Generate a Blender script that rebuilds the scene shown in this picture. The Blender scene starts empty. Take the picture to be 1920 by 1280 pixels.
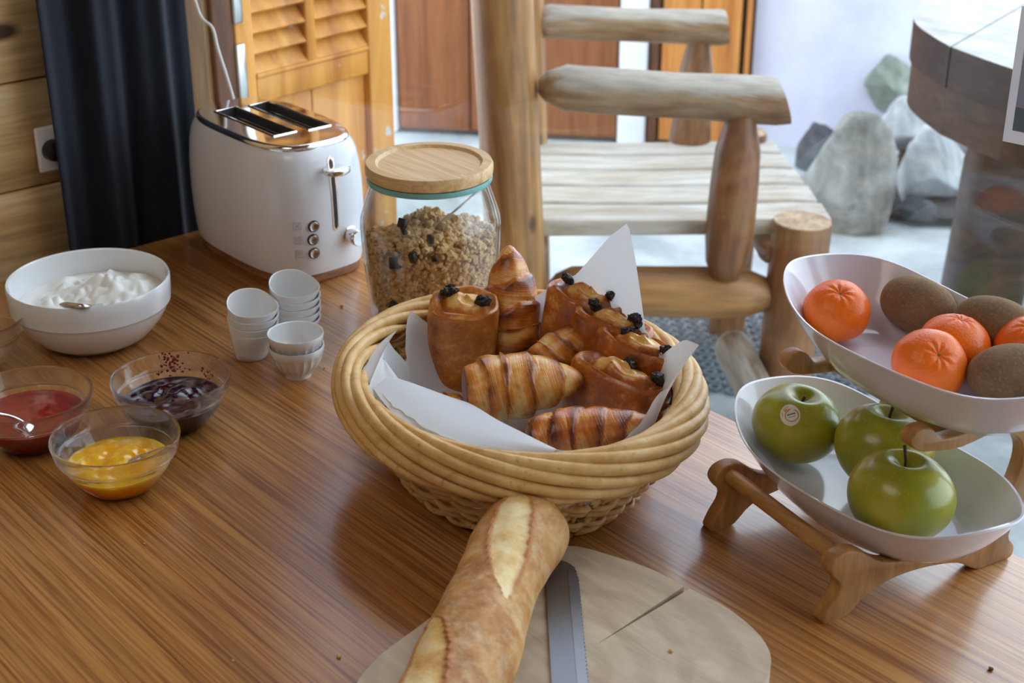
import bpy, bmesh, math, random
from mathutils import Vector, Matrix, noise as mnoise
random.seed(7)
PI = math.pi
SC = bpy.context.scene
COL = SC.collection

# ------------------------------------------------------------------ camera, light, exposure
FPX, PITCH, AZ = 2800.0, math.atan(1310 / 2800.0), math.radians(49.27)
CAM = Vector((1.762, -1.078, 0.74))
FWD = Vector((-math.sin(AZ), math.cos(AZ), 0)); RT = Vector((math.cos(AZ), math.sin(AZ), 0)); ZUP = Vector((0, 0, 1))
LOOK = FWD * math.cos(PITCH) - ZUP * math.sin(PITCH)
CUP = FWD * math.sin(PITCH) + ZUP * math.cos(PITCH)
cd = bpy.data.cameras.new('camera'); cam = bpy.data.objects.new('camera', cd); COL.objects.link(cam)
R3 = Matrix((RT, CUP, -LOOK)).transposed()
cam.matrix_world = Matrix.Translation(CAM) @ R3.to_4x4()
cd.sensor_width = 36; cd.lens = FPX / 1920 * 36; cd.clip_start = .02
cd.dof.use_dof = True; cd.dof.focus_distance = 1.43; cd.dof.aperture_fstop = 8.5
SC.camera = cam
W = bpy.data.worlds.new('sky'); SC.world = W; W.use_nodes = True
bg = W.node_tree.nodes['Background']
bg.inputs[0].default_value = (.74, .87, 1.0, 1); bg.inputs[1].default_value = 3.6
SC.view_settings.view_transform = 'Standard'; SC.view_settings.look = 'None'
SC.view_settings.exposure = 0.12; SC.view_settings.gamma = 1.0; SC.view_settings.use_curve_mapping = False
SC.cycles.use_denoising = True
SC.cycles.max_bounces = 10; SC.cycles.diffuse_bounces = 4; SC.cycles.transparent_max_bounces = 16
SC.cycles.transmission_bounces = 8; SC.cycles.glossy_bounces = 4
def area(name, loc, aim, size, size_y, power, col, portal=False):
    l = bpy.data.lights.new(name, 'AREA'); l.shape = 'RECTANGLE'; l.size = size; l.size_y = size_y
    l.energy = power; l.color = col
    if portal: l.cycles.is_portal = True
    o = bpy.data.objects.new(name, l); COL.objects.link(o); o.location = loc
    o.rotation_euler = (Vector(aim) - Vector(loc)).to_track_quat('-Z', 'Y').to_euler()
    return o
area('added_fill_light', (1.0, -1.5, 1.68), (1.0, -1.4, 0), .9, .9, 6.5, (1, .93, .84))  # unseen soft warm light under the ceiling, added to fill the dim interior

# ------------------------------------------------------------------ pixel rays (photograph frame 1920x1280) -> points of the place
def ray(x, y): return LOOK + RT * ((x - 960) / FPX) - CUP * ((y - 640) / FPX)
def at(x, y, z=0):
    r = ray(x, y); return CAM + r * ((z - CAM.z) / r.z)
def above(x, y, p):                       # point on the ray at the horizontal distance of p
    r = ray(x, y); return CAM + r * (math.hypot(p[0] - CAM.x, p[1] - CAM.y) / math.hypot(r.x, r.y))
def on_plane(x, y, p, n):
    r = ray(x, y); return CAM + r * ((Vector(p) - CAM).dot(n) / r.dot(n))
GA = math.radians(98.27)
GN = Vector((math.cos(GA), math.sin(GA), 0)); GT = Vector((GN.y, -GN.x, 0)); GC = -.012
GO = GN * GC                              # a point of the glass plane

# ------------------------------------------------------------------ helpers
def S(r, g, b, a=1):
    f = lambda c: (c / 255 / 12.92) if c / 255 <= .04045 else ((c / 255 + .055) / 1.055) ** 2.4
    return (f(r), f(g), f(b), a)
def thing(name, label, cat, loc=(0, 0, 0), rotz=0, group=None, rot=None):
    o = bpy.data.objects.new(name, None); COL.objects.link(o); o.empty_display_size = .02
    o.location = loc; o.rotation_euler = rot if rot else (0, 0, rotz)
    o['label'] = label; o['category'] = cat
    if group: o['group'] = group
    return o
def tag(o, label, cat, group=None, kind=None):
    if label: o['label'] = label
    if cat: o['category'] = cat
    if group: o['group'] = group
    if kind: o['kind'] = kind
    return o
def build(name, V, F, m, parent=None, smooth=True, loc=None, rotz=0, uv=None, attr=None, world=False, mats=None, fm=None):
    me = bpy.data.meshes.new(name)
    if world and parent:
        mi = (Matrix.Translation(parent.location) @ parent.rotation_euler.to_matrix().to_4x4()).inverted()
        V = [mi @ Vector(v) for v in V]
    me.from_pydata([tuple(v) for v in V], [], F)
    if m: me.materials.append(m)
    if mats:
        for q in mats: me.materials.append(q)
    if fm:
        for p, k in zip(me.polygons, fm): p.material_index = k
    if smooth: me.polygons.foreach_set('use_smooth', [True] * len(me.polygons))
    for nm, vals in (attr or {}).items():
        a = me.attributes.new(nm, 'FLOAT', 'POINT'); a.data.foreach_set('value', vals)
    if smooth is True: me.set_sharp_from_angle(angle=math.radians(42))
    me.validate(); me.update()
    bm = bmesh.new(); bm.from_mesh(me); bmesh.ops.recalc_face_normals(bm, faces=bm.faces); bm.to_mesh(me); bm.free()
    o = bpy.data.objects.new(name, me); COL.objects.link(o)
    if parent: o.parent = parent
    if loc is not None: o.location = loc
    o.rotation_euler.z = rotz
    return o
def struct(name, *a, **k):
    o = build(name, *a, **k); o['kind'] = 'structure'; return o
def dup(o, parent=None, loc=None, rotz=None, label=None):
    c = o.copy(); COL.objects.link(c)
    if parent: c.parent = parent
    if loc is not None: c.location = loc
    if rotz is not None: c.rotation_euler.z = rotz
    if label: c['label'] = label
    for ch in list(o.children): dup(ch, c)
    return c
def join(*parts):
    V, F = [], []
    for v, f in parts:
        n = len(V); V += list(v); F += [tuple(i + n for i in q) for q in f]
    return V, F
def xf(vf, M): return [M @ Vector(v) for v in vf[0]], vf[1]
def rings(rs, closed=True, cap0=True, cap1=True, loop=False):
    n = len(rs[0]); V = [p for r in rs for p in r]; F = []
    m = len(rs)
    for i in range(m if loop else m - 1):
        a, b = i * n, ((i + 1) % m) * n
        for j in range(n if closed else n - 1):
            k = (j + 1) % n; F.append((a + j, a + k, b + k, b + j))
    if cap0 and not loop: F.append(tuple(range(n - 1, -1, -1)))
    if cap1 and not loop: F.append(tuple((m - 1) * n + j for j in range(n)))
    return V, F
def lathe(prof, n=48, mod=None, closed_prof=False):
    rs = []
    for (r, z) in prof:
        rr = []
        for j in range(n):
            t = 2 * PI * j / n; q = r; zz = z
            if mod: q, zz = mod(r, z, t)
            rr.append((q * math.cos(t), q * math.sin(t), zz))
        rs.append(rr)
    return rings(rs, cap0=not closed_prof, cap1=not closed_prof, loop=closed_prof)
def tube(pts, rad, n=8, closed=False):
    pts = [Vector(p) for p in pts]; m = len(pts); rs = []
    rad = rad if isinstance(rad, (list, tuple)) else [rad] * m
    nrm = None
    for i in range(m):
        if closed: t = pts[(i + 1) % m] - pts[i - 1]
        else: t = pts[min(i + 1, m - 1)] - pts[max(i - 1, 0)]
        t.normalize()
        if nrm is None: nrm = t.orthogonal().normalized()
        nrm = (nrm - t * nrm.dot(t)).normalized(); b = t.cross(nrm)
        rs.append([pts[i] + (nrm * math.cos(2 * PI * j / n) + b * math.sin(2 * PI * j / n)) * rad[i] for j in range(n)])
    return rings(rs, loop=closed)
def box(a, b):
    x0, y0, z0 = a; x1, y1, z1 = b
    V = [(x0, y0, z0), (x1, y0, z0), (x1, y1, z0), (x0, y1, z0), (x0, y0, z1), (x1, y0, z1), (x1, y1, z1), (x0, y1, z1)]
    return V, [(0, 3, 2, 1), (4, 5, 6, 7), (0, 1, 5, 4), (1, 2, 6, 5), (2, 3, 7, 6), (3, 0, 4, 7)]
def bevel(o, w, seg=2):
    bm = bmesh.new(); bm.from_mesh(o.data)
    es = [e for e in bm.edges if len(e.link_faces) == 2 and e.calc_face_angle() > .6]
    bmesh.ops.bevel(bm, geom=es, offset=w, segments=seg, affect='EDGES', profile=.5, clamp_overlap=True)
    bm.to_mesh(o.data); bm.free()
    o.data.polygons.foreach_set('use_smooth', [True] * len(o.data.polygons)); o.data.set_sharp_from_angle(angle=math.radians(50))
    return o
def prism(poly, z0, z1):                  # polygon in xy extruded along z
    n = len(poly)
    V = [(x, y, z0) for x, y in poly] + [(x, y, z1) for x, y in poly]
    F = [tuple(range(n - 1, -1, -1)), tuple(range(n, 2 * n))] + [(j, (j + 1) % n, n + (j + 1) % n, n + j) for j in range(n)]
    return V, F
def smooth_poly(P, k=6, closed=True):     # Catmull-Rom
    n = len(P); out = []
    for i in range(n if closed else n - 1):
        g = lambda q: Vector(P[q % n]) if closed else Vector(P[max(0, min(n - 1, q))])
        p0, p1, p2, p3 = g(i - 1), g(i), g(i + 1), g(i + 2)
        for s in range(k):
            t = s / k
            out.append(.5 * ((2 * p1) + (p2 - p0) * t + (2 * p0 - 5 * p1 + 4 * p2 - p3) * t * t + (3 * p1 - p0 - 3 * p2 + p3) * t ** 3))
    if not closed: out.append(Vector(P[-1]))
    return out
def ico(sub, r=1.0):
    bm = bmesh.new(); bmesh.ops.create_icosphere(bm, subdivisions=sub, radius=r)
    V = [v.co.copy() for v in bm.verts]; F = [tuple(v.index for v in f.verts) for f in bm.faces]; bm.free(); return V, F
def nz(p, s=1.0, off=0.0): return mnoise.noise(Vector((p[0] * s + off, p[1] * s + off * .7, p[2] * s - off)))
def sup(t, a, b, e):
    c, s = math.cos(t), math.sin(t)
    return math.copysign(abs(c) ** e, c) * a, math.copysign(abs(s) ** e, s) * b
def lerp(a, b, t): return a + (b - a) * t
def interp(xs, ys, x):
    if x <= xs[0]: return ys[0]
    for i in range(1, len(xs)):
        if x <= xs[i]: return lerp(ys[i - 1], ys[i], (x - xs[i - 1]) / (xs[i] - xs[i - 1]))
    return ys[-1]

# ------------------------------------------------------------------ materials
class MB:
    def __init__(s, name):
        s.m = bpy.data.materials.new(name); s.m.use_nodes = True; s.nt = s.m.node_tree
        s.b = s.nt.nodes['Principled BSDF']
    def n(s, t, **k):
        q = s.nt.nodes.new(t)
        for a, v in k.items(): setattr(q, a, v)
        return q
    def l(s, a, b): s.nt.links.new(a, b)
    def co(s, scale=(1, 1, 1), src='Object', rot=(0, 0, 0)):
        t = s.n('ShaderNodeTexCoord'); mp = s.n('ShaderNodeMapping')
        mp.inputs['Scale'].default_value = scale; mp.inputs['Rotation'].default_value = rot
        s.l(t.outputs[src], mp.inputs['Vector']); return mp.outputs[0]
    def noise(s, vec, scale=1, detail=4, rough=.5, dist=0):
        q = s.n('ShaderNodeTexNoise'); q.inputs['Scale'].default_value = scale; q.inputs['Detail'].default_value = detail
        q.inputs['Roughness'].default_value = rough; q.inputs['Distortion'].default_value = dist
        s.l(vec, q.inputs['Vector']); return q.outputs['Fac']
    def wave(s, vec, scale=1, dist=2, detail=2, dscale=1, kind='BANDS', direction='X', prof='SIN'):
        q = s.n('ShaderNodeTexWave', wave_type=kind, wave_profile=prof)
        if kind == 'BANDS': q.bands_direction = direction
        else: q.rings_direction = direction
        q.inputs['Scale'].default_value = scale; q.inputs['Distortion'].default_value = dist
        q.inputs['Detail'].default_value = detail; q.inputs['Detail Scale'].default_value = dscale
        s.l(vec, q.inputs['Vector']); return q.outputs['Fac']
    def ramp(s, fac, stops):
        q = s.n('ShaderNodeValToRGB'); e = q.color_ramp.elements
        while len(e) < len(stops): e.new(.5)
        for i, (p, c) in enumerate(stops): e[i].position = p; e[i].color = c
        s.l(fac, q.inputs[0]); return q.outputs[0]
    def mix(s, fac, a, b, mode='MIX'):
        q = s.n('ShaderNodeMix', data_type='RGBA', blend_type=mode)
        for sock, v in ((0, fac), (6, a), (7, b)):
            if hasattr(v, 'is_output'): s.l(v, q.inputs[sock])
            else: q.inputs[sock].default_value = v
        return q.outputs[2]
    def attr(s, nm): return s.n('ShaderNodeAttribute', attribute_name=nm).outputs['Fac']
    def bump(s, h, strength=.3, dist=.001):
        q = s.n('ShaderNodeBump'); q.inputs['Strength'].default_value = strength; q.inputs['Distance'].default_value = dist
        s.l(h, q.inputs['Height']); s.l(q.outputs[0], s.b.inputs['Normal'])
    def set(s, **k):
        for a, v in k.items():
            i = s.b.inputs[a.replace('_', ' ')]
            if hasattr(v, 'is_output'): s.l(v, i)
            else: i.default_value = v
        return s
BLK, WHT = (0, 0, 0, 1), (1, 1, 1, 1)
def plain(name, col, rough=.5, metal=0, **k):
    b = MB(name).set(Base_Color=col, Roughness=rough, Metallic=metal, **k)
    v = b.noise(b.co((30, 30, 30)), 1, 3); b.l(b.ramp(v, [(.3, (rough * .85,) * 3 + (1,)), (.7, (min(1, rough * 1.15),) * 3 + (1,))]), b.b.inputs['Roughness'])
    return b.m
def wood(name, cols, scale, rough=.5, fine=.35, bumpk=.25, knots=None, bumpd=.001, worn=None, **k):
    b = MB(name); v = b.co(scale)
    f = b.noise(v, 1, 5, .6, .6); col = b.ramp(f, list(zip([.3, .45, .58, .72][:len(cols)], cols)))
    v2 = b.co([q * 5 for q in scale]); f2 = b.noise(v2, 1, 3, .65)
    dk = b.ramp(f2, [(.35, (1 - fine,) * 3 + (1,)), (.62, WHT)])
    col = b.mix(1.0, col, dk, 'MULTIPLY')
    if knots:
        vv = b.n('ShaderNodeTexVoronoi'); b.l(b.co(knots[0]), vv.inputs['Vector']); vv.inputs['Scale'].default_value = 1
        kn = b.ramp(vv.outputs['Distance'], [(knots[1] * .5, WHT), (knots[1], BLK)])
        col = b.mix(kn, col, knots[2])
    if worn:
        q = b.n('ShaderNodeMath', operation='MULTIPLY_ADD'); b.l(f, q.inputs[0]); q.inputs[1].default_value = 1.6; b.l(b.attr('worn'), q.inputs[2])
        col = b.mix(b.ramp(q.outputs[0], [(.82, BLK), (1.0, (.75,) * 3 + (1,))]), col, b.mix(1, worn, dk, 'MULTIPLY'))
    b.set(Base_Color=col, Roughness=rough, **k); b.bump(f2, bumpk, bumpd)
    return b.m

def table_mat():
    b = MB('oak_table')
    v = b.co((1.1, 26, 26)); f = b.noise(v, 1, 6, .62, .5)
    col = b.ramp(f, [(.22, S(184, 126, 62)), (.45, S(192, 136, 70)), (.6, S(197, 142, 76)), (.8, S(205, 152, 88))])
    w = b.wave(b.co((.55, 5.5, 1)), 1.0, 7, 3, .9, direction='Y')
    col = b.mix(.28, col, b.mix(1, col, b.ramp(w, [(.0, S(165, 135, 110)), (.35, WHT), (.75, S(255, 238, 215)), (1, S(190, 165, 140))]), 'MULTIPLY'))
    p = b.noise(b.co((7, 300, 60)), 1, 2, .6); p2 = b.noise(b.co((3, 240, 20)), 1, 3, .6)
    col = b.mix(1, col, b.ramp(p, [(.36, S(206, 182, 152)), (.52, WHT)]), 'MULTIPLY')
    col = b.mix(1, col, b.ramp(p2, [(.34, S(208, 186, 158)), (.56, WHT)]), 'MULTIPLY')
    b.set(Base_Color=col, Roughness=b.ramp(p2, [(.3, (.42,) * 3 + (1,)), (.7, (.34,) * 3 + (1,))]), Specular_IOR_Level=.5, Coat_Weight=.6, Coat_Roughness=.2, Coat_IOR=1.6)
    b.bump(p, .10, .0006); return b.m
M = {}
M['table'] = table_mat()
M['pine'] = wood('pine_plank', [S(176, 132, 80), S(208, 166, 108), S(222, 184, 128), S(234, 202, 150)], (12, 1.3, 22), .5, .3, .2, ((6, 4, 9), .13, S(74, 44, 22)))
M['ceil'] = wood('ceiling_planks', [S(120, 80, 46), S(150, 104, 62), S(168, 120, 76), S(184, 138, 92)], (1.3, 12, 14), .5, .3, .2)
M['bamboo'] = wood('bamboo_lid', [S(196, 152, 98), S(216, 176, 120), S(228, 192, 140), S(236, 205, 158)], (5, 90, 90), .42, .14, .1)
M['stand'] = wood('stand_wood', [S(154, 106, 56), S(184, 132, 74), S(198, 146, 88), S(210, 162, 104)], (40, 40, 6), .4, .25, .15)
M['rod'] = wood('rod_wood', [S(154, 106, 56), S(184, 132, 74), S(198, 146, 88), S(210, 162, 104)], (6, 60, 60), .4, .25, .15)
def board_mat():
    b = MB('board_wood'); v = b.co((7, 30, 20), rot=(0, 0, .5))
    f = b.noise(v, 1, 6, .65, .8); col = b.ramp(f, [(.28, S(174, 152, 126)), (.48, S(200, 181, 154)), (.62, S(212, 196, 170)), (.8, S(220, 207, 186))])
    w = b.wave(b.co((9, 9, 1)), 1.0, 5, 3, 1.2, 'RINGS', 'Z'); col = b.mix(.2, col, b.mix(1, col, b.ramp(w, [(.1, S(160, 135, 110)), (.6, WHT)]), 'MULTIPLY'))
    q = b.noise(b.co((18, 320, 30), rot=(0, 0, .9)), 1, 3); col = b.mix(b.ramp(q, [(.6, BLK), (.72, (.45,) * 3 + (1,))]), col, S(214, 198, 172))
    d = b.noise(b.co((9, 9, 9)), 1, 5); col = b.mix(b.ramp(d, [(.62, BLK), (.78, (.4,) * 3 + (1,))]), col, S(130, 114, 96))
    b.set(Base_Color=col, Roughness=.62); b.bump(f, .3, .0012); return b.m
M['board'] = board_mat()
M['log'] = wood('peeled_log', [S(112, 72, 36), S(160, 112, 62), S(186, 138, 84), S(204, 162, 108)], (14, 14, 1.6), .42, .35, .3, ((9, 9, 5), .12, S(84, 56, 34)))
M['log_dark'] = wood('brown_log', [S(92, 58, 32), S(130, 86, 52), S(150, 104, 66), S(168, 122, 82)], (14, 14, 2.0), .4, .35, .3, ((9, 9, 5), .1, S(70, 44, 28)))
M['log_grey'] = wood('weathered_log', [S(104, 72, 44), S(148, 112, 76), S(172, 150, 120), S(206, 202, 192)], (16, 16, 3.0), .6, .3, .4, ((9, 9, 4), .1, S(90, 62, 40)), worn=S(176, 172, 162))
M['slat'] = wood('weathered_slat', [S(168, 154, 134), S(190, 180, 164), S(204, 199, 189), S(214, 212, 207)], (3.5, 18, 18), .62, .16, .3)
M['ttop'] = wood('weathered_tabletop', [S(150, 144, 134), S(172, 168, 161), S(186, 183, 178), S(196, 194, 190)], (6, 16, 20), .55, .18, .3)
M['tside'] = wood('dark_table_edge', [S(36, 20, 15), S(56, 33, 24), S(70, 43, 32), S(86, 56, 42)], (7, 7, 20), .5, .4, .4)
M['tbrown'] = wood('brown_table_layer', [S(52, 34, 20), S(74, 50, 30), S(90, 62, 38), S(104, 76, 50)], (6, 6, 18), .5, .4, .4)
M['cutend'] = wood('sawn_log_end', [S(150, 118, 86), S(180, 150, 116), S(196, 170, 138), S(210, 188, 160)], (30, 30, 30), .6, .3, .3)
def shutter_mat():
    b = MB('orange_shutter_paint'); f = b.noise(b.co((24, 24, 2)), 1, 5, .6, .4)
    col = b.ramp(f, [(.3, S(176, 104, 30)), (.5, S(212, 142, 52)), (.7, S(228, 164, 76))])
    c = b.noise(b.co((26, 26, 18)), 1, 5, .6); col = b.mix(b.ramp(c, [(.66, BLK), (.70, WHT)]), col, S(206, 200, 192))
    d = b.noise(b.co((10, 10, 6)), 1, 4); col = b.mix(b.ramp(d, [(.58, BLK), (.72, (.7,) * 3 + (1,))]), col, S(132, 74, 28))
    b.set(Base_Color=col, Roughness=.5); b.bump(f, .25, .001); return b.m
M['shutter'] = shutter_mat()
M['jamb'] = wood('brown_jamb_wood', [S(66, 40, 26), S(96, 58, 36), S(120, 76, 48), S(150, 110, 80)], (26, 26, 2), .55, .3, .2)
M['door'] = wood('red_brown_door', [S(124, 66, 30), S(144, 82, 40), S(156, 92, 50), S(166, 104, 62)], (30, 30, 1.6), .5, .25, .15)
M['odoor'] = wood('orange_door', [S(176, 100, 34), S(206, 128, 54), S(220, 146, 70), S(228, 160, 86)], (30, 30, 1.6), .5, .2, .15)
M['dgap'] = plain('dark_gap_paint', S(70, 38, 22), .6)
def plaster(name, c1, c2, sc=6, bumpk=.3):
    b = MB(name); f = b.noise(b.co((sc, sc, sc)), 1, 6, .6); b.set(Base_Color=b.ramp(f, [(.35, c1), (.65, c2)]), Roughness=.85)
    g = b.noise(b.co((90, 90, 90)), 1, 3); b.bump(g, bumpk, .002); return b.m
M['lav'] = plaster('lavender_plaster', S(206, 203, 222), S(226, 224, 238), 4)
M['white_pl'] = plaster('white_plaster', S(232, 231, 236), S(246, 246, 250), 8)
M['room_pl'] = plaster('room_plaster', S(214, 208, 198), S(228, 222, 212), 5)
M['ground'] = plaster('pale_concrete', S(150, 158, 160), S(196, 202, 204), 5, .5)
M['soil'] = plaster('dark_soil', S(40, 36, 36), S(78, 72, 70), 14, .8)
M['floor'] = wood('room_floor', [S(96, 66, 40), S(120, 84, 52), S(136, 98, 62), S(150, 110, 72)], (2, 14, 10), .5, .3, .2)
def stone_mat(name, a, c, d):
    b = MB(name); f = b.noise(b.co((9, 9, 9)), 1, 6, .6, .6); col = b.ramp(f, [(.32, a), (.52, c), (.7, d)])
    w = b.wave(b.co((10, 10, 22)), 1, 6, 3, 2); col = b.mix(.10, col, b.ramp(w, [(.2, a), (.8, d)]))
    b.set(Base_Color=col, Roughness=.85); b.bump(f, .6, .01); return b.m
M['stone'] = stone_mat('grey_stone', S(108, 106, 100), S(152, 150, 142), S(186, 186, 180))
M['stone2'] = stone_mat('pale_stone', S(138, 140, 140), S(178, 181, 182), S(204, 208, 210))
M['stone3'] = stone_mat('green_stone', S(98, 104, 94), S(138, 146, 134), S(172, 178, 166))
M['stone4'] = stone_mat('dark_stone', S(50, 52, 56), S(78, 80, 84), S(104, 106, 110))
M['pink'] = stone_mat('terracotta_shard', S(170, 104, 78), S(206, 142, 112), S(226, 176, 150))
M['rubber'] = plain('grey_rubber', S(112, 122, 128), .7)
def fabric():
    b = MB('navy_cloth'); w = b.noise(b.co((900, 900, 900)), 1, 2)
    b.set(Base_Color=S(10, 16, 32), Roughness=.85, Sheen_Weight=.08, Sheen_Roughness=.5); b.bump(w, .2, .0004); return b.m
M['navy'] = fabric()
M['white_plastic'] = plain('white_plastic', S(226, 226, 226), .35)
M['melamine'] = plain('white_melamine', S(226, 224, 236), .13, Coat_Weight=.3, Coat_Roughness=.05)
M['porcelain'] = plain('white_porcelain', S(228, 229, 230), .1, Coat_Weight=.5, Coat_Roughness=.03)
M['toaster'] = plain('white_enamel', S(228, 229, 234), .22, Coat_Weight=.5, Coat_Roughness=.08)
M['chrome'] = plain('chrome', (.86, .84, .82, 1), .07, 1)
M['steel'] = plain('brushed_steel', (.62, .62, .62, 1), .24, 1)
def blade():
    b = MB('knife_steel'); f = b.noise(b.co((3, 300, 3)), 1, 2); b.set(Base_Color=(.24, .24, .25, 1), Metallic=1, Roughness=.38); b.bump(f, .08, .0003); return b.m
M['blade'] = blade()
M['dark'] = plain('black_plastic', S(18, 18, 19), .4)
M['slotmetal'] = plain('dark_slot_metal', (.16, .15, .14, 1), .45, .8)
M['copper'] = plain('rose_trim', (.72, .5, .4, 1), .25, 1)
M['icon'] = plain('grey_print', S(176, 176, 178), .5)
M['basewood'] = wood('toaster_base_wood', [S(112, 66, 34), S(140, 88, 50), S(160, 104, 62), S(174, 120, 76)], (10, 10, 60), .45, .35, .2)
def wicker():
    b = MB('wicker'); f = b.noise(b.co((40, 40, 40)), 1, 5, .6, .5)
    col = b.ramp(f, [(.28, S(196, 146, 80)), (.46, S(216, 172, 106)), (.64, S(228, 190, 128)), (.82, S(238, 210, 158))])
    g = b.noise(b.co((220, 220, 220)), 1, 3); col = b.mix(b.ramp(g, [(.62, BLK), (.74, (.55,) * 3 + (1,))]), col, S(150, 100, 58))
    b.set(Base_Color=col, Roughness=.42, Specular_IOR_Level=.45); b.bump(g, .25, .0008); return b.m
M['wicker'] = wicker()
def paper():
    b = MB('white_paper'); f = b.noise(b.co((160, 160, 160)), 1, 4)
    b.set(Base_Color=S(236, 237, 240), Roughness=.75, Subsurface_Weight=.0); b.bump(f, .25, .0006)
    tr = b.n('ShaderNodeBsdfTranslucent'); tr.inputs[0].default_value = S(232, 234, 238); mx = b.n('ShaderNodeMixShader'); mx.inputs[0].default_value = .3
    b.l(b.b.outputs[0], mx.inputs[1]); b.l(tr.outputs[0], mx.inputs[2]); b.l(mx.outputs[0], b.nt.nodes['Material Output'].inputs[0]); return b.m
M['paper'] = paper()
def crust(name, pale, mid, dark, gloss=.38, lines=True):
    b = MB(name); r = b.attr('ridge'); uvx = b.n('ShaderNodeAttribute', attribute_name='along').outputs['Fac']
    f = b.noise(b.co((38, 38, 38) if lines else (60, 60, 60)), 1, 8, .62 if lines else .74); 
    comb = b.n('ShaderNodeCombineXYZ'); b.l(uvx, comb.inputs[0]); sep = b.n('ShaderNodeTexCoord')
    nzv = b.n('ShaderNodeMapping'); nzv.inputs['Scale'].default_value = (7, 7, 7); b.l(sep.outputs['Object'], nzv.inputs[0])
    add = b.n('ShaderNodeVectorMath', operation='ADD'); sc = b.n('ShaderNodeVectorMath', operation='SCALE'); sc.inputs['Scale'].default_value = 130
    b.l(comb.outputs[0], sc.inputs[0]); b.l(sc.outputs[0], add.inputs[0]); b.l(nzv.outputs[0], add.inputs[1])
    ln = b.noise(add.outputs[0], 1, 3, .6, .3)
    m1 = b.n('ShaderNodeMath', operation='MULTIPLY_ADD'); rs_ = b.n('ShaderNodeMath', operation='SUBTRACT'); b.l(r, rs_.inputs[0]); rs_.inputs[1].default_value = .25 if lines else .32
    b.l(f, m1.inputs[0]); m1.inputs[1].default_value = 1.05 if lines else 1.3; b.l(rs_.outputs[0], m1.inputs[2])
    m2 = b.n('ShaderNodeMath', operation='MULTIPLY_ADD'); b.l(ln, m2.inputs[0]); m2.inputs[1].default_value = .5 if lines else .12; b.l(m1.outputs[0], m2.inputs[2])
    col = b.ramp(m2.outputs[0], [(.30, pale), (.58, mid), (.86, lerp3(mid, dark, .65)), (1.02 if False else 1.0, dark)])
    b.set(Base_Color=col, Roughness=gloss, Specular_IOR_Level=.5, Coat_Weight=.35, Coat_Roughness=.22)
    fine = b.noise(b.co((240, 240, 240)), 1, 3); q = b.n('ShaderNodeMath', operation='MULTIPLY_ADD'); b.l(ln, q.inputs[0]); q.inputs[1].default_value = 1.2 if lines else .2; b.l(fine, q.inputs[2])
    b.bump(q.outputs[0], .45, .0011); return b.m
def lerp3(a, b, t): return tuple(lerp(x, y, t) for x, y in zip(a, b))
M['croissant'] = crust('croissant_crust', S(248, 216, 146), S(226, 146, 50), S(122, 52, 14), .3)
M['croissant_dark'] = crust('dark_croissant_crust', S(244, 194, 112), S(204, 112, 34), S(92, 34, 12), .26)
M['pain'] = crust('pain_crust', S(244, 200, 120), S(208, 128, 46), S(124, 60, 20), .4, False)
M['pain2'] = crust('glossy_pain_crust', S(240, 190, 108), S(192, 106, 36), S(96, 42, 14), .3, False)
M['choc'] = plain('dark_chocolate', S(34, 24, 24), .45)
def bread():
    b = MB('baguette_crust'); s = b.attr('score'); f = b.noise(b.co((26, 26, 26)), 1, 6, .65)
    base = b.ramp(f, [(.3, S(148, 90, 38)), (.5, S(190, 132, 68)), (.68, S(212, 166, 106))])
    fl = b.noise(b.co((75, 75, 75)), 1, 5, .7); base = b.mix(b.ramp(fl, [(.46, BLK), (.72, (.5,) * 3 + (1,))]), base, S(228, 208, 172))
    pale = b.ramp(f, [(.3, S(196, 138, 70)), (.46, S(226, 184, 112)), (.6, S(240, 218, 168))])
    col = b.mix(b.ramp(s, [(.45, BLK), (.7, WHT)]), base, pale)
    e = b.attr('ear'); col = b.mix(e, col, S(176, 96, 36))
    b.set(Base_Color=col, Roughness=.62); g = b.noise(b.co((160, 160, 160)), 1, 4); b.bump(g, .4, .0012); return b.m
M['bread'] = bread()
def apple_mat():
    b = MB('green_apple'); f = b.noise(b.co((16, 16, 10)), 1, 4, .5, .3)
    col = b.ramp(f, [(.30, S(132, 140, 28)), (.46, S(154, 156, 36)), (.60, S(178, 170, 44)), (.8, S(198, 180, 58))])
    v = b.n('ShaderNodeTexVoronoi'); v.inputs['Scale'].default_value = 210; b.l(b.co(), v.inputs['Vector'])
    col = b.mix(b.ramp(v.outputs['Distance'], [(.10, (.35,) * 3 + (1,)), (.2, BLK)]), col, S(196, 206, 130))
    g = b.n('ShaderNodeSeparateXYZ'); b.l(b.co(), g.inputs[0])
    b.set(Base_Color=col, Roughness=.3, Coat_Weight=.25, Coat_Roughness=.15, Subsurface_Weight=.0); return b.m
M['apple'] = apple_mat()
M['stem'] = plain('apple_stem', S(66, 46, 30), .7)
def clem():
    b = MB('clementine_peel'); v = b.n('ShaderNodeTexVoronoi'); v.inputs['Scale'].default_value = 420; b.l(b.co(), v.inputs['Vector'])
    f = b.noise(b.co((20, 20, 20)), 1, 3); b.set(Base_Color=b.ramp(f, [(.3, S(240, 100, 12)), (.7, S(250, 126, 26))]), Roughness=.36, Specular_IOR_Level=.45, Subsurface_Weight=.12, Subsurface_Scale=.006)
    b.b.inputs['Subsurface Radius'].default_value = (1, .35, .1)
    b.bump(v.outputs['Distance'], .3, .0008); return b.m
M['clem'] = clem()
M['scar'] = plain('fruit_scar', S(104, 84, 44), .8)
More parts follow.
